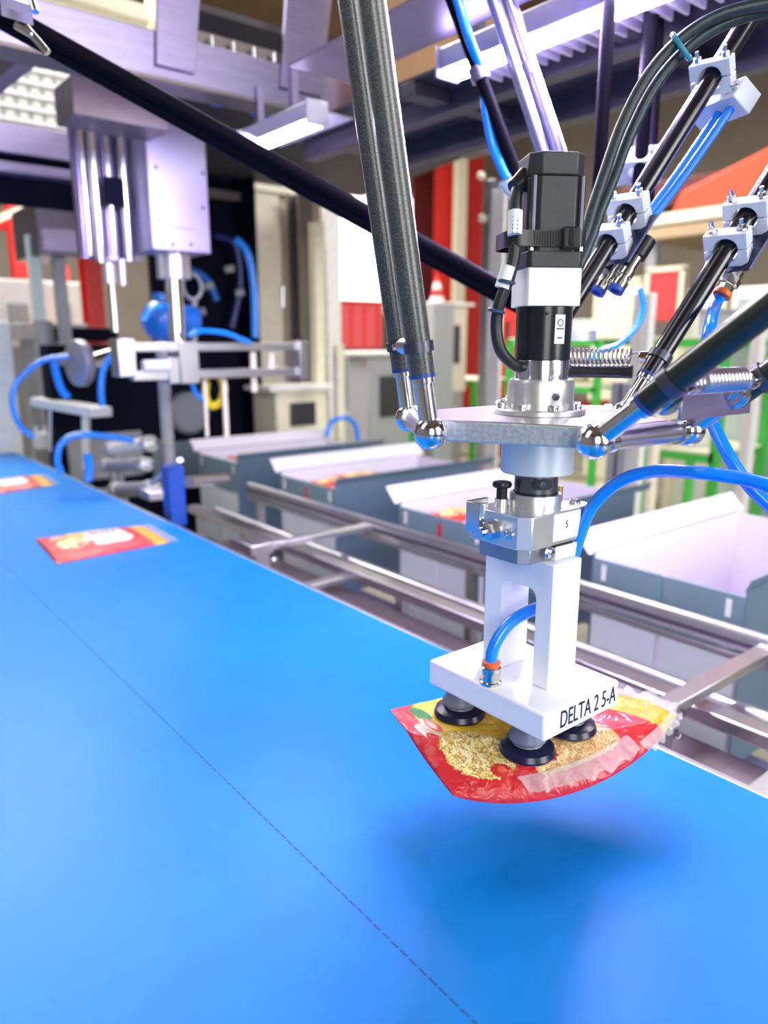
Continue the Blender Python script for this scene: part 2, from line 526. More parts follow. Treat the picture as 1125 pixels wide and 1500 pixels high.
# ================================================================== CHEESE BAGS
def bag_print(W, H, seed, flat=False):
    """flat print of the bag: u from bottom seal to top seal, v from near edge to far edge"""
    rnd = random.Random(seed)
    RED = (0.55, 0.008, 0.016)
    img = [[RED for _ in range(W)] for _ in range(H)]

    def blob(cu, cv, ru, rv, col, p=2.0):
        for j in range(max(0, int((cv - rv) * H)), min(H, int((cv + rv) * H) + 1)):
            for i in range(max(0, int((cu - ru) * W)), min(W, int((cu + ru) * W) + 1)):
                if abs((i / W - cu) / ru) ** p + abs((j / H - cv) / rv) ** p < 1:
                    img[j][i] = col

    def strand(cu, cv, L, a, col):
        for k in range(int(L * W * 1.5)):
            s = k / (W * 1.5) - L / 2
            i, j = int((cu + s * math.cos(a)) * W), int((cv + s * math.sin(a) * 1.5) * H)
            if 0 <= i < W and 0 <= j < H:
                img[j][i] = col
    # yellow sun-burst ground and cream window
    blob(0.46, 0.74, 0.30, 0.26, (0.78, 0.50, 0.03), 4)
    blob(0.53, 0.36, 0.155, 0.13, (0.62, 0.36, 0.13), 5)
    for k in range(420):
        u_, v_ = rnd.uniform(0.39, 0.67), rnd.uniform(0.25, 0.47)
        strand(u_, v_, rnd.uniform(0.02, 0.05), rnd.uniform(0, PI), rnd.choice([(0.76, 0.50, 0.22), (0.66, 0.36, 0.12), (0.80, 0.60, 0.32), (0.50, 0.26, 0.09)]))
    for k in range(26):
        a = PI * k / 25
        strand(0.64 + 0.03 * math.cos(a), 0.45 + 0.04 * math.sin(a), 0.06, a, (0.85, 0.62, 0.03))
    # cream logo panel, green leaf, tomato
    blob(0.14, 0.72, 0.05, 0.10, (0.75, 0.55, 0.36), 4)
    blob(0.22, 0.90, 0.05, 0.07, (0.02, 0.22, 0.04))
    blob(0.13, 0.66, 0.035, 0.06, (0.55, 0.015, 0.01))
    blob(0.20, 0.78, 0.030, 0.07, (0.78, 0.08, 0.04))
    blob(0.20, 0.78, 0.014, 0.04, (0.85, 0.55, 0.4))
    # heap of grated cheese
    blob(0.235, 0.49, 0.12, 0.20, (0.55, 0.33, 0.06), 2.4)
    for k in range(520):
        a, r = rnd.uniform(0, 2 * PI), math.sqrt(rnd.random())
        strand(0.235 + 0.12 * r * math.cos(a), 0.49 + 0.20 * r * math.sin(a), rnd.uniform(0.02, 0.05), rnd.uniform(0, PI),
               rnd.choice([(0.88, 0.74, 0.30), (0.80, 0.60, 0.16), (0.92, 0.82, 0.48), (0.42, 0.24, 0.04)]))
    blob(0.275, 0.34, 0.035, 0.055, (0.55, 0.015, 0.01))
    blob(0.28, 0.35, 0.014, 0.025, (0.75, 0.12, 0.05))
    # red heart mark and red bands
    blob(0.455, 0.34, 0.010, 0.025, RED)
    blob(0.468, 0.36, 0.010, 0.02, RED)
    if flat:
        blob(0.55, 0.52, 0.20, 0.30, (0.85, 0.78, 0.70), 3)
        for k in range(5):
            blob(0.44 + 0.05 * k, 0.72, 0.016, 0.08, (0.10, 0.06, 0.12), 4)
    for j in range(H):
        for i in range(W):
            u_, v_ = i / W, j / H
            if 0.76 - 0.06 * v_ < u_ < 0.83:
                img[j][i] = RED
            if u_ >= 0.83:
                img[j][i] = (0.80, 0.42, 0.02)
            if 0.955 < u_ < 0.968 and (j % 4) < 2:
                img[j][i] = (0.42, 0.16, 0.01)
            if v_ < 0.20 and u_ < 0.84:
                img[j][i] = RED
            if abs(u_ - 0.345 - (v_ - 0.2) * 0.15) < 0.022 and v_ < 0.42:
                img[j][i] = RED
    return img


def film_mat(name, rough, coat):
    m = bpy.data.materials.new(name)
    m.use_nodes = True
    nt = m.node_tree
    b = nt.nodes['Principled BSDF']
    at = nt.nodes.new('ShaderNodeAttribute')
    at.attribute_name = 'print'
    nt.links.new(at.outputs['Color'], b.inputs['Base Color'])
    b.inputs['Roughness'].default_value = rough
    b.inputs['Coat Weight'].default_value = coat
    b.inputs['Coat Roughness'].default_value = 0.07
    tc = nt.nodes.new('ShaderNodeTexCoord')
    nz = nt.nodes.new('ShaderNodeTexNoise')
    nz.inputs['Scale'].default_value = 34
    nz.inputs['Detail'].default_value = 3
    nz.inputs['Distortion'].default_value = 1.2
    nt.links.new(tc.outputs['Object'], nz.inputs['Vector'])
    bp = nt.nodes.new('ShaderNodeBump')
    bp.inputs['Strength'].default_value = 0.8
    bp.inputs['Distance'].default_value = 0.006
    nt.links.new(nz.outputs['Fac'], bp.inputs['Height'])
    nt.links.new(bp.outputs[0], b.inputs['Coat Normal'])
    nt.links.new(bp.outputs[0], b.inputs['Normal'])
    return m


M_FILM = film_mat('printed_film', 0.45, 0.35)
M_CLEAR = mat('clear_film', (0.93, 0.92, 0.95), 0.12, 0, 0.02, 140, 0.7, alpha=0.20, coat=0.6)


def bag_mesh(surf, thick, W, H, seed, wr=0.0016):
    """closed bag: printed upper film over surf(u,v), lower film thick below it"""
    img = bag_print(W, H, seed, seed in (2, 3))
    rnd = random.Random(seed + 5)
    ph = [(rnd.uniform(8, 40), rnd.uniform(8, 40), rnd.uniform(0, 6)) for _ in range(7)]
    verts, cols = [], []
    for side in (0, 1):
        for j in range(H):
            for i in range(W):
                u_, v_ = i / (W - 1), j / (H - 1)
                e = (4 * u_ * (1 - u_)) ** 0.5 * (4 * v_ * (1 - v_)) ** 0.5
                p = surf(u_, v_)
                if side == 0:
                    w = sum(math.sin(a * u_ + b * v_ + c) for a, b, c in ph) / 7
                    p = p + V((0, 0, thick * 0.35 * e + wr * w))
                    cols.append(img[j][i])
                else:
                    p = p - V((0, 0, thick * 0.65 * e + 0.0006))
                    cols.append((0.62, 0.012, 0.02))
                verts.append(p)
    N = W * H
    faces = []
    for j in range(H - 1):
        for i in range(W - 1):
            a = j * W + i
            faces.append((a, a + 1, a + W + 1, a + W))
            faces.append((N + a, N + a + W, N + a + W + 1, N + a + 1))
    for i in range(W - 1):
        faces.append((i, N + i, N + i + 1, i + 1))
        k = (H - 1) * W + i
        faces.append((k, k + 1, N + k + 1, N + k))
    for j in range(H - 1):
        k = j * W
        faces.append((k, k + W, N + k + W, N + k))
        k = j * W + W - 1
        faces.append((k, N + k, N + k + W, k + W))
    return verts, faces, cols


def make_bag(name, surf, thick, label, group, W=180, H=110, seed=1):
    c = surf(0.5, 0.5)
    root = thing(name, c - V((0, 0, thick)), label, 'bag', group)
    verts, faces, cols = bag_mesh(surf, thick, W, H, seed)
    me = bpy.data.meshes.new('printed_pouch')
    o0 = WORLD[root.name]
    me.from_pydata([v - c for v in verts], [], faces)
    at = me.color_attributes.new('print', 'FLOAT_COLOR', 'POINT')
    at.data.foreach_set('color', [x for q in cols for x in (*q, 1.0)])
    me.materials.append(M_FILM)
    me.shade_smooth()
    me.set_sharp_from_angle(angle=math.radians(60))
    o = bpy.data.objects.new('printed_pouch', me)
    COL.objects.link(o)
    o.parent = root
    o.location = c - o0
    WORLD[o.name] = V(c)
    return root


def clear_strip(pts_a, pts_b, parent, name, amp=0.004, seed=3):
    rnd = random.Random(seed)
    n = len(pts_a)
    A, B = smooth_path(pts_a, 14), smooth_path(pts_b, 14)
    vs_, K = [], 6
    for i in range(len(A)):
        for k in range(K):
            t = k / (K - 1)
            q = i / (len(A) - 1)
            p = A[i].lerp(B[i], t) + V((math.sin(23 * q + seed), math.sin(31 * q + 2 * t), math.sin(37 * q + 3 * t + seed) + 0.6 * math.sin(71 * q))) * amp * t * 0.6
            vs_.append(p)
    top = len(vs_)
    vs_ += [p - V((0, 0, 0.0007)) for p in vs_]
    fs = []
    R = len(A)
    for i in range(R - 1):
        for k in range(K - 1):
            a = i * K + k
            fs.append((a, a + 1, a + K + 1, a + K))
            fs.append((top + a, top + a + K, top + a + K + 1, top + a + 1))
    return MB().add(vs_, fs).build(name, M_CLEAR, parent, angle=20)


# bag held by the suction cups: sagging at its corners
def bez(pts, t):
    P = [V(p) for p in pts]
    while len(P) > 1:
        P = [P[i].lerp(P[i + 1], t) for i in range(len(P) - 1)]
    return P[0]


E_B, E_A = V((0.523, 0.527, 1.083)), V((0.548, 0.668, 1.134))
E_D, E_E = V((0.836, 0.440, 1.112)), V((0.765, 0.600, 1.122))


def front_edge(t):
    return bez([E_B, V((0.59, 0.455, 1.062)), V((0.70, 0.415, 1.080)), V((0.775, 0.418, 1.118)), E_D], t)


def back_edge(t):
    return bez([E_A, V((0.60, 0.655, 1.12)), V((0.70, 0.635, 1.11)), E_E], t)


def left_edge(t):
    return bez([E_B, V((0.515, 0.59, 1.118)), E_A], t)


def right_edge(t):
    return bez([E_D, V((0.815, 0.52, 1.128)), E_E], t)


def held_surface(u_, v_):
    u_, v_ = u_ ** 1.3, v_ ** 1.8
    c0, c1 = front_edge(u_), back_edge(u_)
    d0, d1 = left_edge(v_), right_edge(v_)
    bil = E_B * (1 - u_) * (1 - v_) + E_D * u_ * (1 - v_) + E_A * (1 - u_) * v_ + E_E * u_ * v_
    p = c0 * (1 - v_) + c1 * v_ + d0 * (1 - u_) + d1 * u_ - bil
    e = (16 * u_ * (1 - u_) * v_ * (1 - v_))
    top = min(p.z + 0.030 * e ** 0.6, 1.1215)
    return V((p.x, p.y, top))


hb = make_bag('cheese_bag', held_surface, 0.012, 'red and yellow grated cheese bag held up by the suction cups', 'grated cheese bags', 230, 130, 1)
clear_strip([right_edge(t) + V((-0.004, 0, 0.003)) for t in (0, .25, .5, .75, 1)],
            [right_edge(t) + V((0.022, 0.008, 0.002 + 0.006 * math.sin(9 * t))) for t in (0, .25, .5, .75, 1)], hb, 'clear_top_seal', 0.006)
clear_strip([held_surface(t, 0.24) + V((0, 0, 0.009)) for t in (.30, .38, .46, .54, .62, .70)],
            [held_surface(t, 0.08) + V((0.002, -0.006, 0.008)) for t in (.30, .38, .46, .54, .62, .70)], hb, 'clear_side_fold', 0.004, 8)
clear_strip([held_surface(t, 0.12) + V((0, 0, 0.008)) for t in (.72, .8, .88, .96)],
            [front_edge(t ** 1.3) + V((0.010, -0.006, 0.004)) for t in (.72, .8, .88, .96)], hb, 'clear_side_fold', 0.004, 4)


def flat_surface(c0, c1, c2, c3, z):
    c0, c1, c2, c3 = (V((*c, z)) for c in (c0, c1, c2, c3))

    def s(u_, v_):
        p = c0 * (1 - u_) * (1 - v_) + c1 * u_ * (1 - v_) + c2 * u_ * v_ + c3 * (1 - u_) * v_
        e = (16 * u_ * (1 - u_) * v_ * (1 - v_)) ** 0.5
        return p + V((0, 0, 0.012 * e + 0.0012))
    return s


for (q, lab, sd) in (
        (((0.505, 2.02), (0.832, 2.04), (0.842, 2.29), (0.528, 2.33)), 'grated cheese bag lying alone on the blue belt, yellow end right', 2),
        (((0.50, 3.12), (0.82, 3.20), (0.84, 3.48), (0.52, 3.44)), 'grated cheese bag on the belt cut by the left picture edge', 3)):
    fb = make_bag('cheese_bag', flat_surface(*q, 1.0006), 0.010, lab, 'grated cheese bags', 90, 60, sd)
    c1, c2 = V((*q[1], 1.003)), V((*q[2], 1.003))
    dx = V((0.024, 0, 0))
    clear_strip([c1.lerp(c2, t) for t in (0, .33, .66, 1)], [c1.lerp(c2, t) + dx for t in (0, .33, .66, 1)], fb, 'clear_top_seal', 0.001)

# packed bags showing over the carton edges
for (cx, cy, z, w, h, lab) in (
        (1.78, 2.56, 0.988, 0.18, 0.15, 'red cheese bag peeking over front of third carton'),
        (1.98, 2.62, 0.985, 0.22, 0.16, 'red cheese bag lying deeper inside third carton'),
        (1.78, 1.80, 0.986, 0.18, 0.16, 'red cheese bag slumped over front edge of second carton'),
        (1.86, 3.42, 0.990, 0.22, 0.15, 'red cheese bag inside the farthest carton')):
    make_bag('cheese_bag', flat_surface((cx - w / 2, cy - h / 2), (cx + w / 2, cy - h / 2), (cx + w / 2, cy + h / 2), (cx - w / 2, cy + h / 2), z),
             0.02, lab, 'packed cheese bags', 36, 24, 11)

# ================================================================== VACUUM GRIPPER
GX0, GX1, GY0, GY1 = 0.571, 0.704, 0.443, 0.622
vg = thing('vacuum_gripper', (0.637, 0.531, 1.125), 'white plastic vacuum gripper block with four dark suction cups', 'gripper')
MB().box(GX0, GX1, GY0, GY1, 1.168, 1.2).build('base_plate', M_WHITE, vg, bevel=0.003)
text_part('lettering', 'DELTA 2 5-A', ((GX0 + GX1) / 2 + 0.010, GY0 - 0.0004, 1.1845), (1, 0, 0), (0, 0, 1), 0.0285, M_INK, vg, 0.64, 0.0002, 0.0)
CX0, CX1, CY0, CY1, CZ0, CZ1 = 0.6175, 0.666, 0.477, 0.577, 1.2, 1.346
arch = []
sl0, sl1, st = 0.500, 0.5495, 1.312
arch += [(CY0, CZ0), (CY0, CZ1), (CY1, CZ1), (CY1, CZ0), (sl1, CZ0)]
for k in range(0, 7):
    a = PI / 2 * k / 6
    arch.append((sl1 - 0.012 + 0.012 * math.cos(a), st - 0.012 + 0.012 * math.sin(a)))
for k in range(0, 7):
    a = PI / 2 * k / 6
    arch.append((sl0 + 0.012 - 0.012 * math.sin(a), st - 0.012 + 0.012 * math.cos(a)))
arch.append((sl0, CZ0))
MB().prism(arch, (CX0, 0, 0), (0, 1, 0), (0, 0, 1), (1, 0, 0), CX1 - CX0).build('arched_column', M_WHITE, vg, bevel=0.0015)
for cx, cy in ((0.604, 0.600), (0.603, 0.490), (0.682, 0.492), (0.682, 0.600)):
    cup = MB().lathe([(0.016, 0.043), (0.016, 0.030), (0.0215, 0.022), (0.0215, 0.018), (0.017, 0.014), (0.020, 0.008), (0.026, 0.006)],
                     (cx, cy, 1.125), (0, 0, 1), 36).build('suction_cup', M_GREYRUB, vg)
    MB().lathe([(0.012, 0.012), (0.022, 0.0125), (0.030, 0.009), (0.0325, 0.003), (0.031, 0.0), (0.028, 0.0)],
               (cx, cy, 1.125), (0, 0, 1), 40).build('lip', M_RUBBER, cup)
    MB().ring((cx, cy, 1.144), (0, 0, 1), 0.0185, 0.0028).build('bellows_fold', M_RUBBER, cup)
fx, fy = 0.583, 0.531
fit = MB().lathe([(0.0125, 0), (0.0125, 0.003), (0.0105, 0.004), (0.0105, 0.011), (0.0112, 0.012), (0.0112, 0.02), (0.0098, 0.021)],
                 (fx, fy, 1.2), (0, 0, 1), 32).build('push_in_fitting', M_BRASS, vg)
MB().lathe([(0.0098, 0.0212), (0.0105, 0.0225), (0.0105, 0.0265), (0.0085, 0.0275)], (fx, fy, 1.2), (0, 0, 1), 32).build('release_ring', M_ORANGE, fit)
MB().tube([(fx, fy, 1.222), (fx + 0.001, fy, 1.236), (fx + 0.009, fy - 0.002, 1.254), (fx + 0.026, fy - 0.006, 1.270), (fx + 0.050, fy - 0.012, 1.279), (fx + 0.085, fy - 0.016, 1.281), (fx + 0.11, fy - 0.015, 1.30), (fx + 0.108, fy - 0.012, 1.34)],
          0.0072, 16).build('blue_hose', M_HOSE, vg)

# ================================================================== DELTA ROBOT
AX = V((0.6365, 0.5225, 0))


def at(z, dx=0, dy=0):
    return V((AX.x + dx, AX.y + dy, z))


dr = thing('delta_robot', at(1.36), 'delta robot with black motor, aluminium platform and black carbon arm rods', 'robot')
ZB = 1.493
ANG = [math.radians(a) for a in (147.3, 267.3, 27.3)]
RB, HB = 0.132, 0.073
poly = []
for a in sorted([x % (2 * PI) for x in ANG]):
    n_ = V((math.cos(a), math.sin(a), 0))
    t_ = V((-n_.y, n_.x, 0))
    for s in (-1, 1):
        p = n_ * (RB - 0.006) + t_ * (0.050 * s)
        poly.append((p.x, p.y))
pl = MB().prism(poly, at(1.4825), (1, 0, 0), (0, 1, 0), (0, 0, 1), 0.0205).build('platform_plate', M_CAST, dr, bevel=0.0015)
MB().prism([(a * 0.985, b * 0.985) for a, b in poly], at(1.5031), (1, 0, 0), (0, 1, 0), (0, 0, 1), 0.0006).build('machined_top', M_ALUP, pl)
# flange and gearbox above the plate
fl = MB().lathe([(0.0475, 0), (0.0485, 0.001), (0.0485, 0.0055), (0.0475, 0.0065), (0.0355, 0.0066), (0.0355, 0.032), (0.0335, 0.037), (0.0295, 0.038)], at(1.5035), (0, 0, 1), 56)
fl.build('flange', M_ALU, dr)
for k in range(8):
    a = 2 * PI * k / 8 + 0.25
    socket_screw(at(1.510, 0.0425 * math.cos(a), 0.0425 * math.sin(a)), (0, 0, 1), 0.0046, 0.006, dr)
TOC = V((-0.775, -0.632, 0))      # towards the side the motor faces
sd = V((-0.42, -0.907, 0))
hexbolt(at(1.524) + sd * 0.0345, sd, 0.0042, 0.003, dr, M_DARKST, 'set_screw')
MB().lathe([(0.0292, 0), (0.0292, 0.019), (0.0287, 0.020)], at(1.541), (0, 0, 1), 48).build('silver_ring', M_CHROME, dr)
MB().lathe([(0.0292, 0), (0.0292, 0.0535), (0.0285, 0.054)], at(1.561), (0, 0, 1), 48).build('gearbox', M_ANOD, dr)
fa = math.radians(215 - 3)   # compass direction the broad motor face looks to
fn = V((math.sin(fa), math.cos(fa), 0))
fr = V((fn.y * -1, fn.x, 0)) if False else V((-fn.y, fn.x, 0))
UP = V((0, 0, 1))


def sq(w, ch):
    h = w / 2
    return [(-h + ch, -h), (h - ch, -h), (h, -h + ch), (h, h - ch), (h - ch, h), (-h + ch, h), (-h, h - ch), (-h, -h + ch)]


MB().prism(sq(0.057, 0.002), at(1.615), fr, fn, UP, 0.037).build('adapter_block', mat('pale_adapter', (0.93, 0.94, 0.90), 0.4, 0.1), dr, bevel=0.0008)
mo = MB().prism(sq(0.057, 0.011), at(1.652), fr, fn, UP, 0.086).build('motor_body', M_MOTOR, dr, bevel=0.001)
MB().prism(sq(0.0575, 0.011), at(1.7385), fr, fn, UP, 0.0215).build('motor_cap', M_MOTOR, dr, bevel=0.0015)
MB().prism(sq(0.0578, 0.004), at(1.652), fr, fn, UP, 0.016).build('motor_flange', M_MOTOR, dr, bevel=0.001)
# shiny corner rods of the motor
for sx in (-1, 1):
    for sy in (-1, 1):
        p = fr * (0.0245 * sx) + fn * (0.0245 * sy)
        MB().cyl(at(1.668) + p, at(1.738) + p, 0.0035).build('corner_rod', M_DARKST, mo)
        socket_screw(at(1.652) + fr * (0.0255 * sx) + fn * (0.0255 * sy) + UP * 0.016, UP, 0.0035, 0.006, mo, M_CHROME, 'corner_screw')
# sticker on gearbox
stk = V((-0.28, -0.96, 0)).normalized()
sx_ = V((-stk.y, stk.x, 0))
ps_ = at(1.592) + stk * 0.0292
st_o = MB()
for k in range(8):
    a0, a1 = (k - 4) / 8 * 0.40, (k - 3) / 8 * 0.40
    q0 = stk * math.cos(a0) + sx_ * math.sin(a0)
    q1 = stk * math.cos(a1) + sx_ * math.sin(a1)
    st_o.obox(at(1.592) + (q0 + q1) / 2 * 0.0295, (q1 - q0) * 0.0296, (q0 + q1) / 2 * 0.0008, UP * 0.029)
stko = st_o.build('sticker', M_PAPER, dr)
MB().ring(ps_ + UP * 0.0065 + stk * 0.0008, stk, 0.0032, 0.0004, 18, 6).build('sticker_mark', M_INK, stko)
MB().obox(ps_ + UP * 0.0005 + stk * 0.0008, sx_ * 0.0085, stk * 0.0003, UP * 0.0012).build('sticker_line', M_INK, stko)
MB().obox(ps_ - UP * 0.0085 + stk * 0.0008, sx_ * 0.006, stk * 0.0003, UP * 0.0012).build('sticker_line', M_INK, stko)
hexbolt(at(1.608) + V((-0.70, -0.71, 0)) * 0.0285, V((-0.70, -0.71, 0)), 0.0022, 0.0016, dr, M_BLACK, 'set_screw')

# strap round motor and cable
lft = fr if fr.dot(V((-0.63, 0.78, 0))) > 0 else -fr
loop = []
zc = 1.6795
for k in range(41):
    a = 2 * PI * k / 40
    c_, s_ = math.cos(a), math.sin(a)
    p = lft * (0.036 * (abs(c_) ** 0.45) * (1 if c_ > 0 else -1) + (0.013 if c_ > 0 else 0.003)) + fn * (0.0305 * (abs(s_) ** 0.45) * (1 if s_ > 0 else -1))
    loop.append(at(zc) + p)
sv, sf = [], []
for k in range(40):
    p = loop[k]
    r_ = (p - at(zc)).normalized()
    for dz, o_ in ((-0.0075, 0), (0.0075, 0), (0.0075, 0.0016), (-0.0075, 0.0016)):
        sv.append(p + UP * dz + r_ * o_)
for k in range(40):
    j = (k + 1) % 40
    for q in range(4):
        sf.append((k * 4 + q, j * 4 + q, j * 4 + (q + 1) % 4, k * 4 + (q + 1) % 4))
strap = MB().add(sv, sf).build('cable_strap', M_BLACK, dr)
for k in range(12):
    p = at(zc) + fn * 0.0325 + lft * (0.024 - 0.0028 * k)
    MB().obox(p, lft * 0.0012, fn * 0.0012, UP * 0.012).build('strap_tooth', M_BLACK, strap)
MB().obox(at(zc) + fn * 0.034 - lft * 0.012, lft * 0.018, fn * 0.008, UP * 0.021).build('strap_head', M_BLACK, strap, bevel=0.002)
MB().obox(at(zc) + fn * 0.0345 - lft * 0.012, lft * 0.006, fn * 0.009, UP * 0.016).build('strap_latch', M_ANOD, strap, bevel=0.001)

# ---- lower hub, slotted ring, tool changer
MB().lathe([(0.0385, 0), (0.0395, 0.001), (0.0395, 0.0425)], at(1.440), (0, 0, 1), 56).build('lower_hub', mat('satin_hub', (0.72, 0.76, 0.75), 0.36, 0.25, 0.03), dr)
ring_d = MB().lathe([(0.0238, 0), (0.0238, 0.021)], at(1.4185), (0, 0, 1), 48).build('slotted_ring', mat('gunmetal', (0.20, 0.19, 0.17), 0.3, 0.9), dr)
rsd = V((-0.56, -0.83, 0)).normalized()
rst = V((-rsd.y, rsd.x, 0))
sl = MB()
for k in range(10):
    a0 = (k - 5) / 10 * 0.95
    q = rsd * math.cos(a0 + 0.05) + rst * math.sin(a0 + 0.05)
    qt = V((-q.y, q.x, 0))
    hh = 0.012 if 0 < k < 9 else 0.008
    sl.obox(at(1.4295) + q * 0.0236, qt * 0.0026, q * 0.001, UP * hh)
sl.build('slot', M_INK, ring_d)
hexbolt(at(1.4295) + rsd * 0.0243, rsd, 0.0028, 0.001, ring_d, M_DARKST, 'slot_screw')
MB().lathe([(0.0245, 0), (0.0245, 0.0022)], at(1.4165), (0, 0, 1), 40).build('black_gasket', M_BLACK, dr)
MB().lathe([(0.0285, 0), (0.0285, 0.0155), (0.0278, 0.0165)], at(1.4000), (0, 0, 1), 48).build('coupling_ring', M_ALU, dr)
bx0, bx1, by0, by1 = 0.581, 0.673, 0.487, 0.568
bp_ = [(bx0 + 0.010, by0), (bx1, by0), (bx1, by1), (bx0, by1), (bx0, by0 + 0.012)]
blk = MB().prism(bp_, (0, 0, 1.364), (1, 0, 0), (0, 1, 0), (0, 0, 1), 0.0365).build('changer_block', M_ALU, dr, bevel=0.001)
bq = [(bx0 + 0.013, by0 + 0.004), (bx1 - 0.03, by0 + 0.004), (bx1 - 0.03, by1 - 0.004), (bx0 + 0.003, by1 - 0.012), (bx0 + 0.003, by0 + 0.014)]
MB().prism(bq, (0, 0, 1.3475), (1, 0, 0), (0, 1, 0), (0, 0, 1), 0.0165).build('changer_foot', mat('grey_changer', (0.34, 0.35, 0.37), 0.35, 0.8), dr, bevel=0.001)
MB().box(0.630, bx1 + 0.002, by0 - 0.0015, by0 + 0.02, 1.3465, 1.362).build('white_insert', M_WHITE, dr, bevel=0.001)
MB().box(0.629, 0.660, by0 - 0.0005, by0 + 0.012, 1.3615, 1.3645).build('dark_gap', M_INK, dr)
lab5 = MB().box(0.6255, bx1 - 0.0015, by0 - 0.0006, by0, 1.3685, 1.3985).build('number_label', M_PAPER, dr)
text_part('numeral', '5', (0.6475, by0 - 0.0008, 1.385), (1, 0, 0), (0, 0, 1), 0.0115, M_INK, lab5, 0.9, 0.0001)
hexbolt((bx0, 0.534, 1.380), (-1, 0, 0), 0.0098, 0.011, dr, M_CHROME, 'locking_nut', 0.010)
socket_screw((bx0, 0.510, 1.379), (-1, 0, 0), 0.0055, 0.0022, dr, M_CHROME)
hexbolt((0.618, by0 - 0.001, 1.358), (0, -1, 0), 0.0052, 0.005, dr, M_CHROME, 'stop_screw')
# lock lever, black knob, round lug
MB().prism([(0.0, 0.004), (0.004, 0.0), (0.005, 0.0), (0.005, 0.0225), (0.034, 0.0225), (0.034, 0.0275), (0.004, 0.0275), (0.0, 0.024)], (bx0 - 0.005, by1 - 0.022, 1.3725), (1, 0, 0), (0, 1, 0), (0, 0, 1), 0.034).build('lock_lever', M_CHROME, dr, bevel=0.001)
kb = V((0.606, 0.545, 1.400))
MB().lathe([(0.0075, 0), (0.0075, 0.010)], kb, (0, 0, 1), 24).build('knob_collar', M_ALU, dr)
MB().lathe([(0.006, 0), (0.006, 0.0115), (0.0100, 0.013), (0.0110, 0.0155), (0.0100, 0.0185), (0.007, 0.0195)], kb + UP * 0.010, (0, 0, 1), 28).build('index_knob', M_BLACK, dr)
lug = V((0.686, 0.506, 1.386))
lg = MB().lathe([(0.0165, 0), (0.017, 0.001), (0.017, 0.013), (0.016, 0.014)], lug, (0, 0, 1), 36).build('round_lug', M_ALU, dr)
MB().box(0.664, 0.696, 0.496, 0.548, 1.386, 1.3985).build('lug_arm', M_ALUP, dr, bevel=0.001)
socket_screw(lug + UP * 0.014, UP, 0.0065, 0.005, lg, M_CHROME)
MB().cyl(lug + V((-0.004, 0.018, 0.012)), lug + V((-0.004, 0.018, 0.032)), 0.003).build('brass_pin', mat('brass_pin', (0.7, 0.5, 0.2), 0.3, 1), lg)

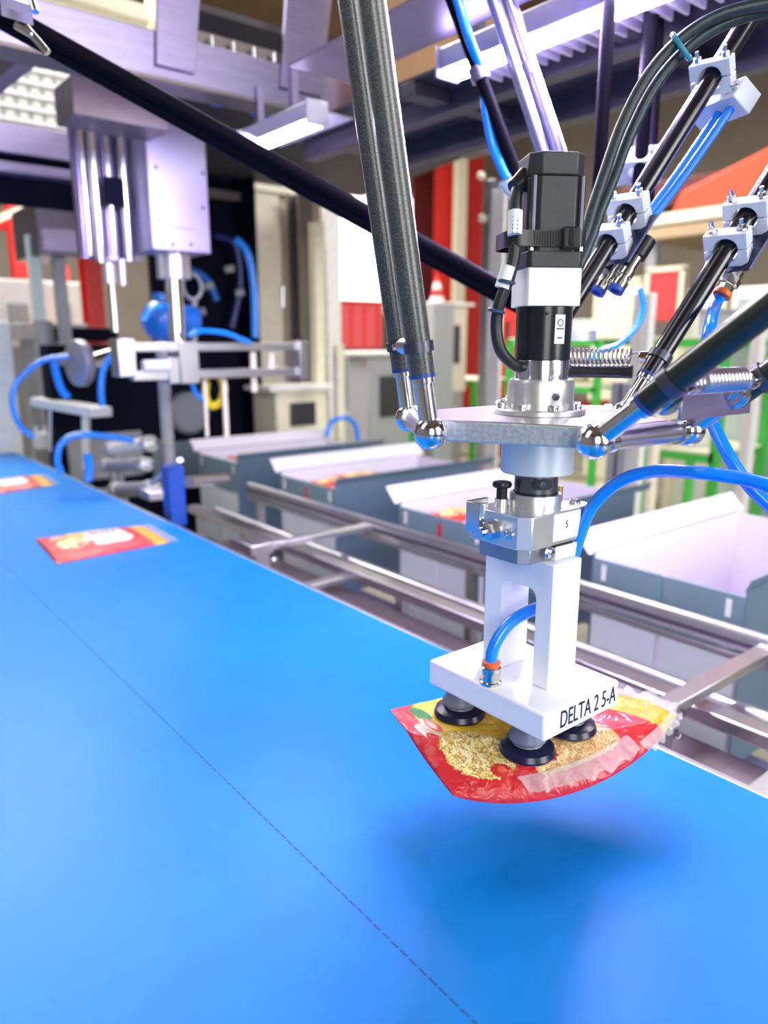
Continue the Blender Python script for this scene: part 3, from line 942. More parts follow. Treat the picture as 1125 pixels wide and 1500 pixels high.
# ---- arms: ball joints, rod ends, rods, springs
DIRS = [V((-0.145, 0.060, 0.988)).normalized(), V((0.135, -0.75, 0.647)).normalized(), V((0.525, -0.19, 0.83)).normalized()]
LEN = [0.86, 0.62, 0.86]
RODM = [M_CARB, M_CARB3, M_CARB2]
BALLS = {}
for i, a in enumerate(ANG):
    n_ = V((math.cos(a), math.sin(a), 0))
    t_ = V((-n_.y, n_.x, 0))
    mid = at(ZB) + n_ * RB
    d = DIRS[i]
    MB().cyl(mid - t_ * (HB - 0.004), mid + t_ * (HB - 0.004), 0.0105, n=28).build('ball_axle', M_STEEL, dr)
    for s in (-1, 1):
        c = mid + t_ * (HB * s)
        BALLS[i, s] = c
        MB().lathe([(0.0125, 0), (0.0125, 0.008)], c - t_ * s * 0.022, t_ * s, 28).build('axle_collar', M_CHROME, dr)
        MB().sphere(c, 0.0165, 36, 20).build('ball_socket', M_CHROME, dr)
        MB().lathe([(0.0095, 0.010), (0.0095, 0.048), (0.0118, 0.049), (0.0118, 0.055)], c, d, 32).build('rod_end', M_CHROME, dr)
        MB().lathe([(0.0124, 0.054), (0.0124, 0.058)], c, d, 28).build('blue_washer', mat('blue_ring', (0.02, 0.06, 0.25), 0.3), dr)
        rod = MB().lathe([(0.0122, 0.0581), (0.0122, LEN[i])], c, d, 28).build('arm_rod', RODM[i], dr)
        # spring anchor clip on the rod
        p = c + d * 0.083
        MB().lathe([(0.0128, -0.005), (0.0145, -0.005), (0.0145, 0.005), (0.0128, 0.005)], p, d, 28, caps=False).build('spring_clip', M_DARKST, dr)
        off = d.cross(t_).normalized()
        if off.dot(n_) < 0:
            off = -off
        inner = -t_ * s
        ear = MB().obox(p + inner * 0.018, t_ * 0.012, d * 0.010, off * 0.012)
        ear.build('clip_ear', M_CHROME, dr, bevel=0.001)
        hexbolt(p + inner * 0.021 + off * 0.006, off, 0.004, 0.004, dr, M_CHROME)
        if i == 1:
            w0 = c + d * 0.064 - t_ * s * 0.011
            MB().lathe([(0.010, 0), (0.010, 0.005), (0.0165, 0.006), (0.0165, 0.0085), (0.013, 0.010), (0.013, 0.014)], w0, -t_ * s, 28).build('washer_stack', M_CHROME, dr)
            hexbolt(w0 - t_ * s * 0.014, -t_ * s, 0.0075, 0.007, dr, M_CHROME)
    p0 = BALLS[i, -1] + d * 0.083
    p1 = BALLS[i, 1] + d * 0.083
    tt = (p1 - p0).normalized()
    Ls = (p1 - p0).length
    if i == 0:
        MB().helix(p0 + tt * 0.040, p1 - tt * 0.040, 0.008, 0.0012, 16).build('tension_spring', M_STEEL, dr)
    elif i == 1:
        MB().helix(p0 + tt * 0.036, p1 - tt * 0.036, 0.0098, 0.0017, 13).build('tension_spring', M_STEEL, dr)
    else:
        MB().helix(p0 + tt * 0.032, p1 - tt * 0.036, 0.0092, 0.0015, 15).build('tension_spring', M_STEEL, dr)
        MB().tube([p0 + tt * 0.02 - d * 0.022, p1 - tt * 0.02 - d * 0.022], 0.008, 14, 1).build('tie_bar', M_BLACK, dr)
    for q, sg in ((p0, 1), (p1, -1)):
        MB().tube([q + tt * sg * 0.022, q + tt * sg * 0.030 + d * 0.006, q + tt * sg * 0.037, q + tt * sg * 0.041], 0.0011, 8, 4).build('spring_hook', M_STEEL, dr)
# bracket sheet under the front right spring
d = DIRS[1]
p0, p1 = BALLS[1, -1], BALLS[1, 1]
a_, b_ = p0 + d * 0.062, p1 + d * 0.062
nn = V((math.cos(ANG[1]), math.sin(ANG[1]), 0))
MB().obox((a_ + b_) / 2 - V((0, 0, 0.010)) + (b_ - a_).normalized() * 0.03, (b_ - a_) * 0.80, V((0, 0, 0.022)), nn * 0.003).build('tie_sheet', M_SHEET, dr, bevel=0.001)
MB().obox((a_ + b_) / 2 + V((0, 0.012, 0.001)) + (b_ - a_).normalized() * 0.03, (b_ - a_) * 0.80, V((0, 0, 0.003)), nn * 0.022).build('tie_sheet', M_SHEET, dr, bevel=0.001)


# ---- white clamps and valves on the rear arm rods
def clamp(c, d, parent, w=0.050, h=0.040, th=0.022, hole=0.0140, tilt=V((0.46, 0.26, -0.05))):
    d = (V(d).normalized() * 0.62 + tilt).normalized()
    x, y, d = frame_from(d, (0, 0, 1))
    if y.z < 0:
        x, y = -x, -y
    root = MB()
    for s in (-1, 1):
        pl_ = [(-w / 2, s * 0.0008), (-hole, s * 0.0008)]
        for k in range(1, 12):
            a = PI - PI * k / 12
            pl_.append((hole * math.cos(a), s * (0.0008 + hole * math.sin(a))))
        pl_ += [(hole, s * 0.0008), (w / 2, s * 0.0008), (w / 2, s * h / 2), (-w / 2, s * h / 2)]
        half = MB().prism(pl_, V(c) - d * th / 2, x, y, d, th)
        o = half.build('clamp_half', M_WHITE2, parent, bevel=0.001)
        if s > 0:
            for sx in (-1, 1):
                hexbolt(V(c) + x * sx * w * 0.34 + y * h / 2, y, 0.0048, 0.006, o, M_CHROME, 'clamp_bolt', 0.007)
    return x, y


cA, cB = BALLS[2, 1], BALLS[2, -1]
d3 = DIRS[2]
SA = [0.300, 0.255]
SB = [0.282, 0.238]
for ball, SS, first in ((cA, SA, True), (cB, SB, False)):
    for s in SS:
        clamp(ball + d3 * s, d3, dr)
    x3, y3, _z = frame_from(d3, (0, 0, 1))
    mid3 = ball + d3 * (sum(SS) / 2 - 0.006)
    MB().obox(mid3 - y3 * 0.0215, x3 * 0.06, y3 * 0.003, d3 * 0.070).build('valve_plate', M_NAVY, dr)
    lo3 = ball + d3 * (SS[1] - 0.03) - y3 * 0.024
    if first:
        for k, o_ in ((-1, -0.018), (1, 0.022)):
            v0 = lo3 + x3 * o_ + d3 * 0.03 - y3 * 0.010
            va = MB().lathe([(0.0085, 0), (0.0085, -0.02), (0.010, -0.021), (0.010, -0.030), (0.008, -0.031), (0.008, -0.036), (0.0105, -0.037), (0.0105, -0.046)], v0, d3, 24)
            vo = va.build('valve_fitting', M_BRASS, dr)
            MB().lathe([(0.0108, -0.046), (0.0108, -0.052), (0.0055, -0.0522), (0.005, -0.049)], v0, d3, 24).build('blue_release_ring', mat('blue_ring_fit', (0.02, 0.08, 0.45), 0.35), vo)
            MB().lathe([(0.012, 0.0), (0.012, 0.026)], v0, d3, 20).build('black_body', M_BLACK, vo)
    else:
        v0 = lo3 + x3 * 0.004 + d3 * 0.022 - y3 * 0.008
        va = MB().lathe([(0.0105, 0.014), (0.0105, 0.0), (0.0095, -0.001), (0.0095, -0.012), (0.0122, -0.013), (0.0122, -0.022), (0.009, -0.023), (0.009, -0.032)], v0, d3, 6)
        vo = va.build('valve_fitting', M_BRASS, dr)
        MB().lathe([(0.0105, -0.032), (0.011, -0.033), (0.011, -0.038), (0.009, -0.039)], v0, d3, 24).build('orange_release_ring', M_ORANGE, vo)
        VALVE_B = v0 - d3 * 0.038
        MB().lathe([(0.009, 0.0), (0.009, 0.06), (0.006, 0.062)], v0 + x3 * 0.012 + d3 * 0.022, d3, 20).build('white_silencer', M_WHITE, vo)
        MB().ring(v0 + x3 * 0.012 + d3 * 0.03, d3, 0.0095, 0.0016).build('silencer_clip', M_CHROME, vo)
# upper clamp and manifold on rear rod A
xu, yu = clamp(cA + d3 * 0.502, d3, dr)
xu, yu, _z = frame_from(d3, (0, 0, 1))
MB().obox(cA + d3 * 0.497 - yu * 0.040 + xu * 0.012, xu * 0.085, yu * 0.034, d3 * 0.030).build('manifold_block', M_WHITE2, dr, bevel=0.0015)
for o_ in (-0.022, 0.046):
    hexbolt(cA + d3 * 0.497 - yu * 0.023 + xu * o_, yu, 0.0048, 0.006, dr, M_CHROME)

# ================================================================== HOSES AND CABLES
def hose(name, pts, r, m, label, cat='hose', group=None, n=14, sub=8):
    o = MB().tube(pts, r, n, sub).build(name, m)
    return tag(o, label, cat, group)


hose('air_hose', [(0.6675, 0.4912, 1.338), (0.6741, 0.488, 1.367), (0.6819, 0.4789, 1.402), (0.6913, 0.4537, 1.432), (0.6991, 0.419, 1.447), (0.701, 0.373, 1.452), (0.7149, 0.3348, 1.45), (0.7265, 0.3037, 1.443),
                  (0.7565, 0.2679, 1.426), (0.8094, 0.2542, 1.389), (0.8377, 0.2732, 1.353), (0.8286, 0.3047, 1.368), (0.8048, 0.3257, 1.396), (0.7915, 0.3587, 1.427), (0.7871, 0.3854, 1.461), (0.7983, 0.4135, 1.497), (0.8087, 0.4328, 1.546), (0.8213, 0.4375, 1.596),
                  tuple(VALVE_B - d3 * 0.012), tuple(VALVE_B)],
     0.0070, M_HOSE, 'thick blue air hose looping from white gripper column to the orange ringed fitting')
m0 = cA + d3 * 0.485 - yu * 0.040
for k, o_ in ((0, -0.012), (1, 0.008)):
    end = cA + d3 * (0.222 + 0.01 * k) - y3 * 0.034 + x3 * (0.026 + 0.012 * k)
    hose('air_hose', [m0 + xu * o_, (m0 + xu * o_).lerp(end, 0.35) - yu * 0.004, (m0 + xu * o_).lerp(end, 0.7) - yu * 0.003, end], 0.0058, M_HOSE,
         ['inner straight blue hose beside the rear rod, nearer the rod', 'outer straight blue hose beside the rear rod, farther from the rod'][k], 'hose', 'straight hoses on the rear rod')
cr = tag(MB().lathe([(0.0075, 0), (0.0075, 0.006)], cA + d3 * 0.236 - y3 * 0.034 + x3 * 0.032, d3, 20).build('hose_ring', M_ORANGE), 'small orange ring at lower end of straight blue hoses', 'ring')

# cable looping beside the motor
mc = thing('motor_cable', (0.5886, 0.5276, 1.58), 'black cable looping down the left side of the motor', 'cable')
MB().tube([(0.6118, 0.5353, 1.736), (0.5988, 0.5333, 1.725), (0.592, 0.5286, 1.699), (0.5893, 0.5246, 1.67), (0.5843, 0.5261, 1.643), (0.5786, 0.5318, 1.62), (0.5774, 0.5351, 1.597), (0.5805, 0.5321, 1.573), (0.5948, 0.5292, 1.558), (0.619, 0.5342, 1.552)], 0.0062, 16, 8).build('cable', M_CABLE, mc)
MB().cyl((0.6149, 0.5348, 1.742), (0.5984, 0.5376, 1.729), 0.0105, 0.008).build('plug', M_BLACK, mc, bevel=0.001)
for (a, b, nm) in (((0.5894, 0.5257, 1.705), (0.5856, 0.522, 1.682), 'cable_label'), ((0.5821, 0.5255, 1.653), (0.5768, 0.5288, 1.632), 'cable_label')):
    ax_ = (V(b) - V(a)).normalized()
    lo_ = MB().cyl(a, b, 0.0072).build(nm, M_PAPER, mc)
toward = (V((0, 0, 1.58)) - V((0.5877, 0.5236, 1.693))).normalized()
dn = (V((0.5856, 0.522, 1.682)) - V((0.5894, 0.5257, 1.705))).normalized()
text_part('label_text', '3556A', V((0.5877, 0.5236, 1.693)) + toward * 0.0074, -dn, dn.cross(toward) * -1 if False else toward.cross(-dn), 0.008, M_INK, mc, 0.9, 0.0001)
for p in ((0.5784, 0.5241, 1.638), (0.5732, 0.5318, 1.61)):
    MB().ring(p, (0.1, -0.2, 1), 0.0075, 0.0018).build('cable_tie', mat('navy_tie', (0.02, 0.06, 0.12), 0.4), mc)

bd = thing('cable_bundle', (0.7921, 0.5575, 1.789), 'thick dark ribbed hose bundle curving from top right behind motor', 'cable')
P1 = [(0.7067, 0.578, 1.626), (0.731, 0.5677, 1.657), (0.752, 0.5634, 1.7), (0.7639, 0.563, 1.731), (0.781, 0.5614, 1.772), (0.8034, 0.5588, 1.824), (0.8238, 0.5442, 1.874), (0.8477, 0.5227, 1.911), (0.8762, 0.4936, 1.935), (0.909, 0.4569, 1.944), (0.9507, 0.4243, 1.947), (1.16, 0.26, 2.06), (1.33, 0.30, 2.15), (1.36, 0.31, 2.20)]
P2 = [(0.717, 0.5808, 1.619), (0.7424, 0.5701, 1.652), (0.765, 0.5649, 1.696), (0.7783, 0.5635, 1.727), (0.7965, 0.5605, 1.766), (0.8203, 0.5568, 1.819), (0.841, 0.5423, 1.87), (0.8638, 0.5213, 1.906), (0.889, 0.4948, 1.929), (0.9213, 0.4591, 1.941), (0.9612, 0.4279, 1.944), (1.17, 0.28, 2.04), (1.35, 0.33, 2.13), (1.39, 0.34, 2.20)]
for P in (P1, P2):
    pts = smooth_path(P, 20)
    MB().tube(pts, 0.0068, 14, 1).build('ribbed_hose', M_CORR, bd)
MB().ring((0.8557, 0.522, 1.908), V((0.8588, 0.5142, 1.913)) - V((0.8548, 0.5277, 1.903)), 0.0165, 0.003).build('teal_tie', M_TEAL, bd)

# ================================================================== MACHINE FRAME OVERHEAD
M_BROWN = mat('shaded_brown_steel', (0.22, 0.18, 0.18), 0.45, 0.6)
M_ROOF = mat('roof_sheet', (0.085, 0.075, 0.10), 0.42, 0.5, 0.15, 5)
M_CREAM = mat('cream_paint', (0.86, 0.80, 0.62), 0.5)
M_BEIGE = mat('beige_cabinet', (0.80, 0.75, 0.62), 0.45)
M_REDP = mat('red_paint', (0.72, 0.035, 0.03), 0.45)
M_REDD = mat('dark_red_paint', (0.11, 0.005, 0.006), 0.5)
M_GREEN = mat('green_paint', (0.06, 0.48, 0.07), 0.45)
M_WPAINT = mat('white_paint', (0.86, 0.86, 0.84), 0.45)
M_GLOW = mat('bright_window', (1.0, 0.95, 0.85), 0.5, emit=2.6, ecol=(1.0, 0.95, 0.84))
M_GREYP = mat('grey_machine_paint', (0.36, 0.37, 0.40), 0.45)
M_YEL = mat('yellow_hose', (0.80, 0.62, 0.02), 0.4)
M_BLUEP = mat('blue_pump_paint', (0.01, 0.16, 0.62), 0.35, coat=0.3)
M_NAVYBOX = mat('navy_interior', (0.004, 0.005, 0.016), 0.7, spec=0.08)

mf = thing('machine_gantry', (1.2, 2.2, 0.0), 'stainless overhead gantry beam with hanging plates and roof sheets', 'gantry')
MB().box(-0.7, 2.3, 2.20, 2.28, 2.306, 2.425).build('cross_beam', M_SHEET, mf, bevel=0.003)
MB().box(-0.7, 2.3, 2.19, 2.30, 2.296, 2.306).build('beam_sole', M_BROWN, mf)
for r, lean in (((0.9521, 1.079, 2.334, 2.572), 0.01), ((1.365, 1.529, 2.353, 2.686), 0.02)):
    x0, x1, z0, z1 = r
    MB().prism([(x0 - lean, z0), (x1 - lean - 0.01, z0), (x1 + lean, z1), (x0 + lean, z1)], (0, 2.185, 0), (1, 0, 0), (0, 0, 1), (0, 1, 0), 0.014).build('hanger_plate', M_SHEET, mf, bevel=0.002)
# roof sheet on the right with its beams
MB().box(1.30, 1.70, -0.6, 2.19, 2.20, 2.206).build('roof_sheet', M_ROOF, mf)
MB().box(1.66, 1.71, -0.6, 2.19, 2.13, 2.20).build('roof_edge_beam', M_ROOF, mf, bevel=0.003)
MB().box(1.42, 1.47, -0.6, 2.19, 2.15, 2.20).build('roof_rib', M_ROOF, mf, bevel=0.003)
MB().prism([(1.05, 2.3), (2.9, 2.3), (3.3, 4.35), (1.75, 4.35)], (0, 0, 2.55), (1, 0, 0), (0, 1, 0), (0, 0, 1), 0.02).build('rear_roof_sheet', mat('dark_roof_sheet', (0.05, 0.045, 0.05), 0.6, 0.2), mf)
MB().box(1.02, 1.19, -0.6, 1.62, 2.20, 2.206).build('roof_sheet', M_SHEET, mf)
for yy in (0.35, 0.95, 1.50):
    MB().box(1.30, 1.70, yy, yy + 0.05, 2.165, 2.20).build('roof_rib', M_ROOF, mf, bevel=0.003)
MB().box(1.50, 1.62, 0.52, 0.72, 2.10, 2.165).build('junction_box', M_BLACK, mf, bevel=0.003)
MB().sphere((1.497, 0.60, 2.135), 0.006, 12, 8).build('green_pilot_light', mat('green_pilot', (0.3, 0.9, 0.1), 0.4, emit=1.5), mf)
# roof things behind the rods: brown board and fittings on top of the beam
MB().box(1.60, 2.2, 2.05, 2.09, 2.31, 2.9).build('brown_board', mat('brown_board', (0.30, 0.16, 0.07), 0.6, 0, 0.2, 4), mf)
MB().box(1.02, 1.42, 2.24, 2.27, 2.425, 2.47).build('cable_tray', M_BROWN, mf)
for k, xx in enumerate((1.06, 1.13, 1.20, 1.27, 1.34)):
    MB().cyl((xx, 2.215, 2.425), (xx, 2.215, 2.455), 0.008).build('stud', M_CHROME, mf)
MB().box(-0.70, -0.63, 2.2, 2.28, 0, 2.30).build('leg', M_SHEET, mf)
MB().box(1.66, 1.73, -0.68, -0.6, 0, 2.20).build('leg', M_SHEET, mf)


def led_lamp(y0, y1, x, z, label, fins):
    t = thing('led_lamp', (x, (y0 + y1) / 2, z), label, 'lamp', 'LED light bars')
    MB().box(x - 0.03, x + 0.03, y0, y1, z + 0.006, z + 0.05).build('housing', M_LEDH, t, bevel=0.003)
    MB().box(x - 0.026, x + 0.026, y0 + 0.01, y1 - 0.01, z - 0.006, z + 0.006).build('diffuser', M_LED, t, bevel=0.003)
    for yy in (y0 - 0.008, y1):
        MB().box(x - 0.034, x + 0.034, yy, yy + 0.008, z - 0.008, z + 0.054).build('end_cap', M_LEDH, t, bevel=0.002)
    MB().box(x + 0.032, x + 0.125, y0, y1, z + 0.030, z + 0.034).build('reflector', M_LEDH, t)
    if fins:
        n = int((y1 - y0) / 0.032)
        for k in range(n):
            yy = y0 + 0.01 + k * 0.032
            MB().box(x + 0.034, x + 0.12, yy, yy + 0.006, z + 0.002, z + 0.030).build('louvre_slat', M_LEDH, t)
    for yy in (y0 + 0.1, y1 - 0.1):
        MB().box(x - 0.01, x + 0.01, yy, yy + 0.02, z + 0.05, z + 0.16).build('hanger', M_SHEET, t)
    return t


led_lamp(0.30, 1.32, 1.245, 2.15, 'long bright violet-white LED bar with louvre slats, upper right', True)
led_lamp(1.80, 2.19, 1.215, 2.15, 'short bright LED bar under the gantry beam by the lift unit', False)

# ================================================================== REAR DELTA ROBOT (behind the motor)
rr = thing('rear_delta_robot', (1.268, 0.9679, 1.621), 'rear delta robot, its long dark rods converging behind the motor', 'robot')
RP = V((1.271, 0.9716, 1.641))
MB().lathe([(0.05, 0), (0.05, 0.02)], RP - V((0, 0, 0.06)), (0, 0, 1), 24).build('platform', M_CAST, rr)


def rod(p0, p1, r, m, name='arm_rod'):
    return MB().cyl(p0, p1, r, n=20).build(name, m, rr)


rod((1.179, 0.9802, 1.643), (0.3154, 1.493, 2.141), 0.0135, M_CARB4)
rod((1.197, 0.9851, 1.62), (0.3179, 1.514, 2.132), 0.0135, M_CARB4)
M_PALE = mat('pale_reflecting_rod', (0.55, 0.50, 0.68), 0.25, 0.8)
rod((1.21, 0.9825, 1.867), (1.068, 1.034, 2.188), 0.0115, M_PALE)
rod((1.252, 0.9763, 1.871), (1.105, 1.033, 2.198), 0.0130, M_PALE)
rod((1.256, 1, 1.876), (1.109, 1.059, 2.207), 0.0110, M_CARB4)
rod((1.148, 0.9954, 1.832), (0.995, 1.063, 2.179), 0.0118, M_CARB4)
rod((1.24, 0.9032, 1.682), (1.215, 0.886, 2.179), 0.0118, M_CARB4)
rod((1.359, 0.8958, 1.803), (1.313, 0.8656, 2.198), 0.0135, M_CARB4)
rod((1.416, 0.9047, 1.809), (1.365, 0.8816, 2.216), 0.0080, M_CARB4)
for c in ((1.359, 0.9021, 1.913),):
    clamp(V(c), (V((1.313, 0.8656, 2.198)) - V((1.359, 0.8958, 1.803))), rr, 0.085, 0.055, 0.04, 0.0145)
MB().cyl((1.113, 1.024, 1.878), (1.14, 1.006, 1.845), 0.016).build('white_clip', M_WHITE2, rr)
MB().cyl((1.051, 1.042, 2.059), (1.058, 1.036, 2.037), 0.017).build('steel_collar', M_SHEET, rr)
MB().cyl((1.137, 1.01, 2.076), (1.148, 1.01, 2.06), 0.016).build('steel_collar', M_SHEET, rr)
MB().obox((0.3809, 1.429, 2.105), V((0.05, 0.01, 0)), V((0, 0.02, 0.01)), V((0, 0, 0.03))).build('rod_bracket', M_DARKST, rr)
for p, q in (((0.3841, 1.39, 2.068), (0.4089, 1.372, 2.032)), ((0.3725, 1.4, 2.071), (0.3908, 1.381, 2.056)), ((0.3981, 1.39, 2.107), (0.3994, 1.384, 2.092))):
    MB().cyl(p, q, 0.006).build('chrome_fitting', M_CHROME, rr)
hose('air_hose', [(0.9954, 1.048, 2.174), (1.019, 1.034, 2.102), (1.056, 1.033, 2.045), (1.072, 1.036, 1.987), (1.089, 1.032, 1.931), (1.1, 1.006, 1.873)], 0.0085, M_HOSE,
     'blue hose running beside the dark slanting rod above motor')
hose('air_hose', [(1.385, 0.8923, 1.683), (1.384, 0.882, 1.645), (1.367, 0.8839, 1.607), (1.333, 0.9013, 1.573), (1.304, 0.9206, 1.56), (1.282, 0.9325, 1.54)], 0.006, M_HOSE,
     'thin blue hose loop hanging behind the steel spring')

# ================================================================== LIFT UNIT, LEFT
lu = thing('lift_unit', (1.1, 2.7, 1.6), 'stainless lift unit box with chrome piston rod, left background', 'lift')
x0, x1, z0, z1 = (1.073, 1.294, 1.892, 2.363)
MB().box(x0, x1, 2.62, 2.80, z0, z1).build('box_cover', mat('satin_cover', (0.46, 0.43, 0.60), 0.42, 0.6, 0.04, 4), lu, bevel=0.004)
for p in ((1.101, 2.62, 1.991), (1.148, 2.62, 1.914), (1.217, 2.62, 1.919), (1.27, 2.62, 2.047), (1.103, 2.62, 2.161), (1.277, 2.62, 2.164)):
    socket_screw(V(p), (0, -1, 0), 0.006, 0.003, lu, M_DARKST)
a = (1.144, 2.62, 1.971)
b = (1.231, 2.62, 1.969)
MB().box(a[0], b[0], 2.617, 2.62, b[2], b[2] + 0.006).build('engraved_line', M_GREYP, lu)
# carriage with vertical guide rods to the left of the box
x0, x1, z0, z1 = (0.8837, 1.103, 1.866, 2.335)
MB().box(x0, x1, 2.80, 2.83, z0, z1).build('back_plate', mat('violet_steel', (0.30, 0.26, 0.44), 0.35, 0.85), lu)
for r in ((0.8924, 0.913, 1.87, 2.303), (0.9211, 0.9561, 1.849, 2.305), (0.9788, 0.9979, 1.88, 2.265), (1.024, 1.058, 1.86, 2.339), (1.072, 1.094, 1.91, 2.333)):
    xm, rad = (r[0] + r[1]) / 2, (r[1] - r[0]) / 2
    MB().cyl((xm, 2.76, r[2]), (xm, 2.76, r[3]), rad).build('guide_rod', M_CHROME, lu)
for r in ((0.9405, 0.9864, 1.78, 1.85), (0.9963, 1.026, 1.776, 1.865)):
    xm, rad = (r[0] + r[1]) / 2, (r[1] - r[0]) / 2
    MB().cyl((xm, 2.76, r[2]), (xm, 2.76, r[3]), rad).build('bushing', M_ALU, lu)
r = (0.9548, 0.9866, 1.613, 1.781)
MB().cyl(((r[0] + r[1]) / 2, 2.76, r[2]), ((r[0] + r[1]) / 2, 2.76, r[3]), (r[1] - r[0]) / 2).build('piston_rod', M_CHROME, lu)
r = (0.9663, 1.031, 2.044, 2.134)
MB().box(r[0], r[1], 2.735, 2.75, r[2], r[3]).build('dark_clamp', M_NAVYBOX, lu)
# collar and piston under the box
r = (1.128, 1.25, 1.805, 1.899)
MB().lathe([((r[1] - r[0]) / 2, 0), ((r[1] - r[0]) / 2, r[3] - r[2])], ((r[0] + r[1]) / 2, 2.72, r[2]), (0, 0, 1), 28).build('collar', M_ALU, lu)
r = (1.155, 1.217, 1.53, 1.813)
MB().cyl(((r[0] + r[1]) / 2, 2.72, r[2]), ((r[0] + r[1]) / 2, 2.72, r[3]), (r[1] - r[0]) / 2).build('piston_rod', M_CHROME, lu)
# support beam
p = (0.7877, 2.55, 2.3)
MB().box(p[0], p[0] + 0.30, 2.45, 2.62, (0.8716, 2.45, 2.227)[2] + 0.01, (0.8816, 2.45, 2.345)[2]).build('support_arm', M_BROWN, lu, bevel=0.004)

# gripper frame of the lift
gr = thing('lift_gripper', (1.2, 2.72, 1.25), 'aluminium gripper frame hanging from the left chrome piston rod', 'gripper')
for r in ((0.9859, 1.718, 1.544, 1.575), (0.9885, 1.715, 1.441, 1.475)):
    MB().box(r[0], r[1], 2.66, 2.70, r[2], r[3]).build('frame_bar', M_PROF, gr, bevel=0.003)
for r in ((0.9308, 0.994, 1.457, 1.589), (1.158, 1.233, 1.426, 1.58), (1.68, 1.72, 1.424, 1.58), (1.113, 1.155, 1.427, 1.521)):
    MB().box(r[0], r[1], r and 2.64, 2.72, r[2], r[3]).build('end_block', M_PROF, gr, bevel=0.003)
r = (1.021, 1.116, 1.472, 1.515)
MB().cyl((r[0], 2.65, (r[2] + r[3]) / 2), (r[1], 2.65, (r[2] + r[3]) / 2), (r[3] - r[2]) / 2).build('air_cylinder', M_WPAINT, gr)
for r in ((1.264, 1.276, 1.216, 1.437), (1.345, 1.363, 1.21, 1.434), (1.556, 1.582, 1.458, 1.548), (1.474, 1.498, 1.38, 1.54)):
    MB().box(r[0], r[1], 2.68, 2.69, r[2], r[3]).build('gripper_finger', M_CREAM, gr)
yh = tag(MB().tube([(1.299, 2.74, 1.436), (1.327, 2.74, 1.457), (1.364, 2.74, 1.442), (1.379, 2.74, 1.393), (1.358, 2.74, 1.34), (1.316, 2.74, 1.331), (1.298, 2.74, 1.37), (1.304, 2.74, 1.423)], 0.016, 12, 6).build('hose_coil', M_YEL), 'bright yellow coiled hose under the lift gripper', 'hose')
for k, pts in enumerate((
        [(1.184, 2.62, 1.599), (1.239, 2.62, 1.617), (1.336, 2.62, 1.61), (1.398, 2.62, 1.588), (1.439, 2.62, 1.575)],
        [(1.072, 2.75, 1.654), (1.107, 2.75, 1.698), (1.181, 2.75, 1.705), (1.21, 2.75, 1.656)],
        [(1.224, 2.7, 1.44), (1.238, 2.7, 1.388), (1.275, 2.7, 1.352)],
        [(1.918, 3.6, 2.091), (1.982, 3.6, 2.029), (2.014, 3.6, 1.861), (2.011, 3.6, 1.598)])):
    hose('air_hose', pts, (0.010, 0.012, 0.009, 0.02)[k], M_HOSE,
         ('blue hose arched over the lift gripper frame', 'blue hose looped over the blue pump at left', 'short blue hose under the lift gripper frame', 'dark blue hose curving down the black panel edge')[k])

hose('air_hose', [(1.161, 2.34, 2.326), (1.202, 2.34, 2.314), (1.28, 2.34, 2.332), (1.334, 2.34, 2.311), (1.385, 2.34, 2.306), (1.412, 2.34, 2.335), (1.397, 2.34, 2.353)], 0.009, M_HOSE,
     'thin blue hose hooked under the stainless gantry beam')
# blue pump behind the rod
pu = thing('blue_pump', (1.269, 3, 1.648), 'glossy blue pump motor behind the chrome piston rod', 'pump')
MB().sphere((1.25, 3, 1.662), 0.085, 24, 14).build('pump_housing', M_BLUEP, pu)
MB().cyl((1.312, 2.98, 1.668), (1.39, 2.98, 1.663), 0.06).build('motor_drum', M_BLUEP, pu, bevel=0.01)
MB().cyl((1.252, 3, 1.769), (1.246, 3, 1.683), 0.035).build('inlet', M_BLUEP, pu)
MB().ring((1.38, 2.98, 1.8), (0.3, -1, 0), 0.05, 0.008).build('hose_ring', M_GREYP, pu)
MB().cyl((1.24, 3, 1.602), ((1.24, 3, 1.602)[0], 3.0, 0.0), 0.025).build('pedestal', M_GREYP, pu)
MB().cyl((1.386, 2.98, 1.746), (1.365, 2.98, 1.411), 0.012).build('drain_pipe', M_GREYP, pu)

# ================================================================== STATION AT THE FAR END OF THE BELT
M_GR2 = mat('station_grey', (0.40, 0.40, 0.46), 0.4, 0.5)
ws = thing('white_bench', (0.9, 3.2, 0.6), 'small white bench on two posts beyond the belt end', 'bench')
MB().beam((1.06, 4.252, 1.268), (1.16, 3.562, 1.254), 0.10, 0.045).build('bench_top', M_WPAINT, ws, bevel=0.004)
for p, q in (((1.08, 4.086, 1.263), (1.08, 4.175, 1.01)), ((1.13, 3.708, 1.252), (1.13, 3.789, 0.9631))):
    MB().cyl(p, q, 0.020).build('post', M_WPAINT, ws)
sp = thing('white_post', (0.8908, 4.36, 0.8947), 'bright white machine post at the left edge, end of belt', 'post')
r = (0.8059, 0.9824, 1.083, 1.684)
MB().box(r[0], r[1], 4.36, 4.44, r[2], r[3]).build('column', M_WPAINT, sp, bevel=0.01)
r = (0.7617, 0.9797, 0.8643, 1.163)
MB().box(r[0], r[1], 4.34, 4.50, 0.0, r[3]).build('pedestal', M_WPAINT, sp, bevel=0.015)
dk = thing('round_motor', (1.03, 3.4, 1.478), 'grey round disc motor beside the left aluminium frame', 'motor')
MB().lathe([(0.095, 0), (0.10, 0.008), (0.10, 0.04), (0.085, 0.05)], (1.049, 3.4, 1.487), (-0.98, -0.2, 0), 32).build('disc', M_GR2, dk, bevel=0.003)
MB().cyl((1.06, 3.4, 1.486), (1.218, 3.5, 1.518), 0.035).build('shaft_housing', M_CHROME, dk)
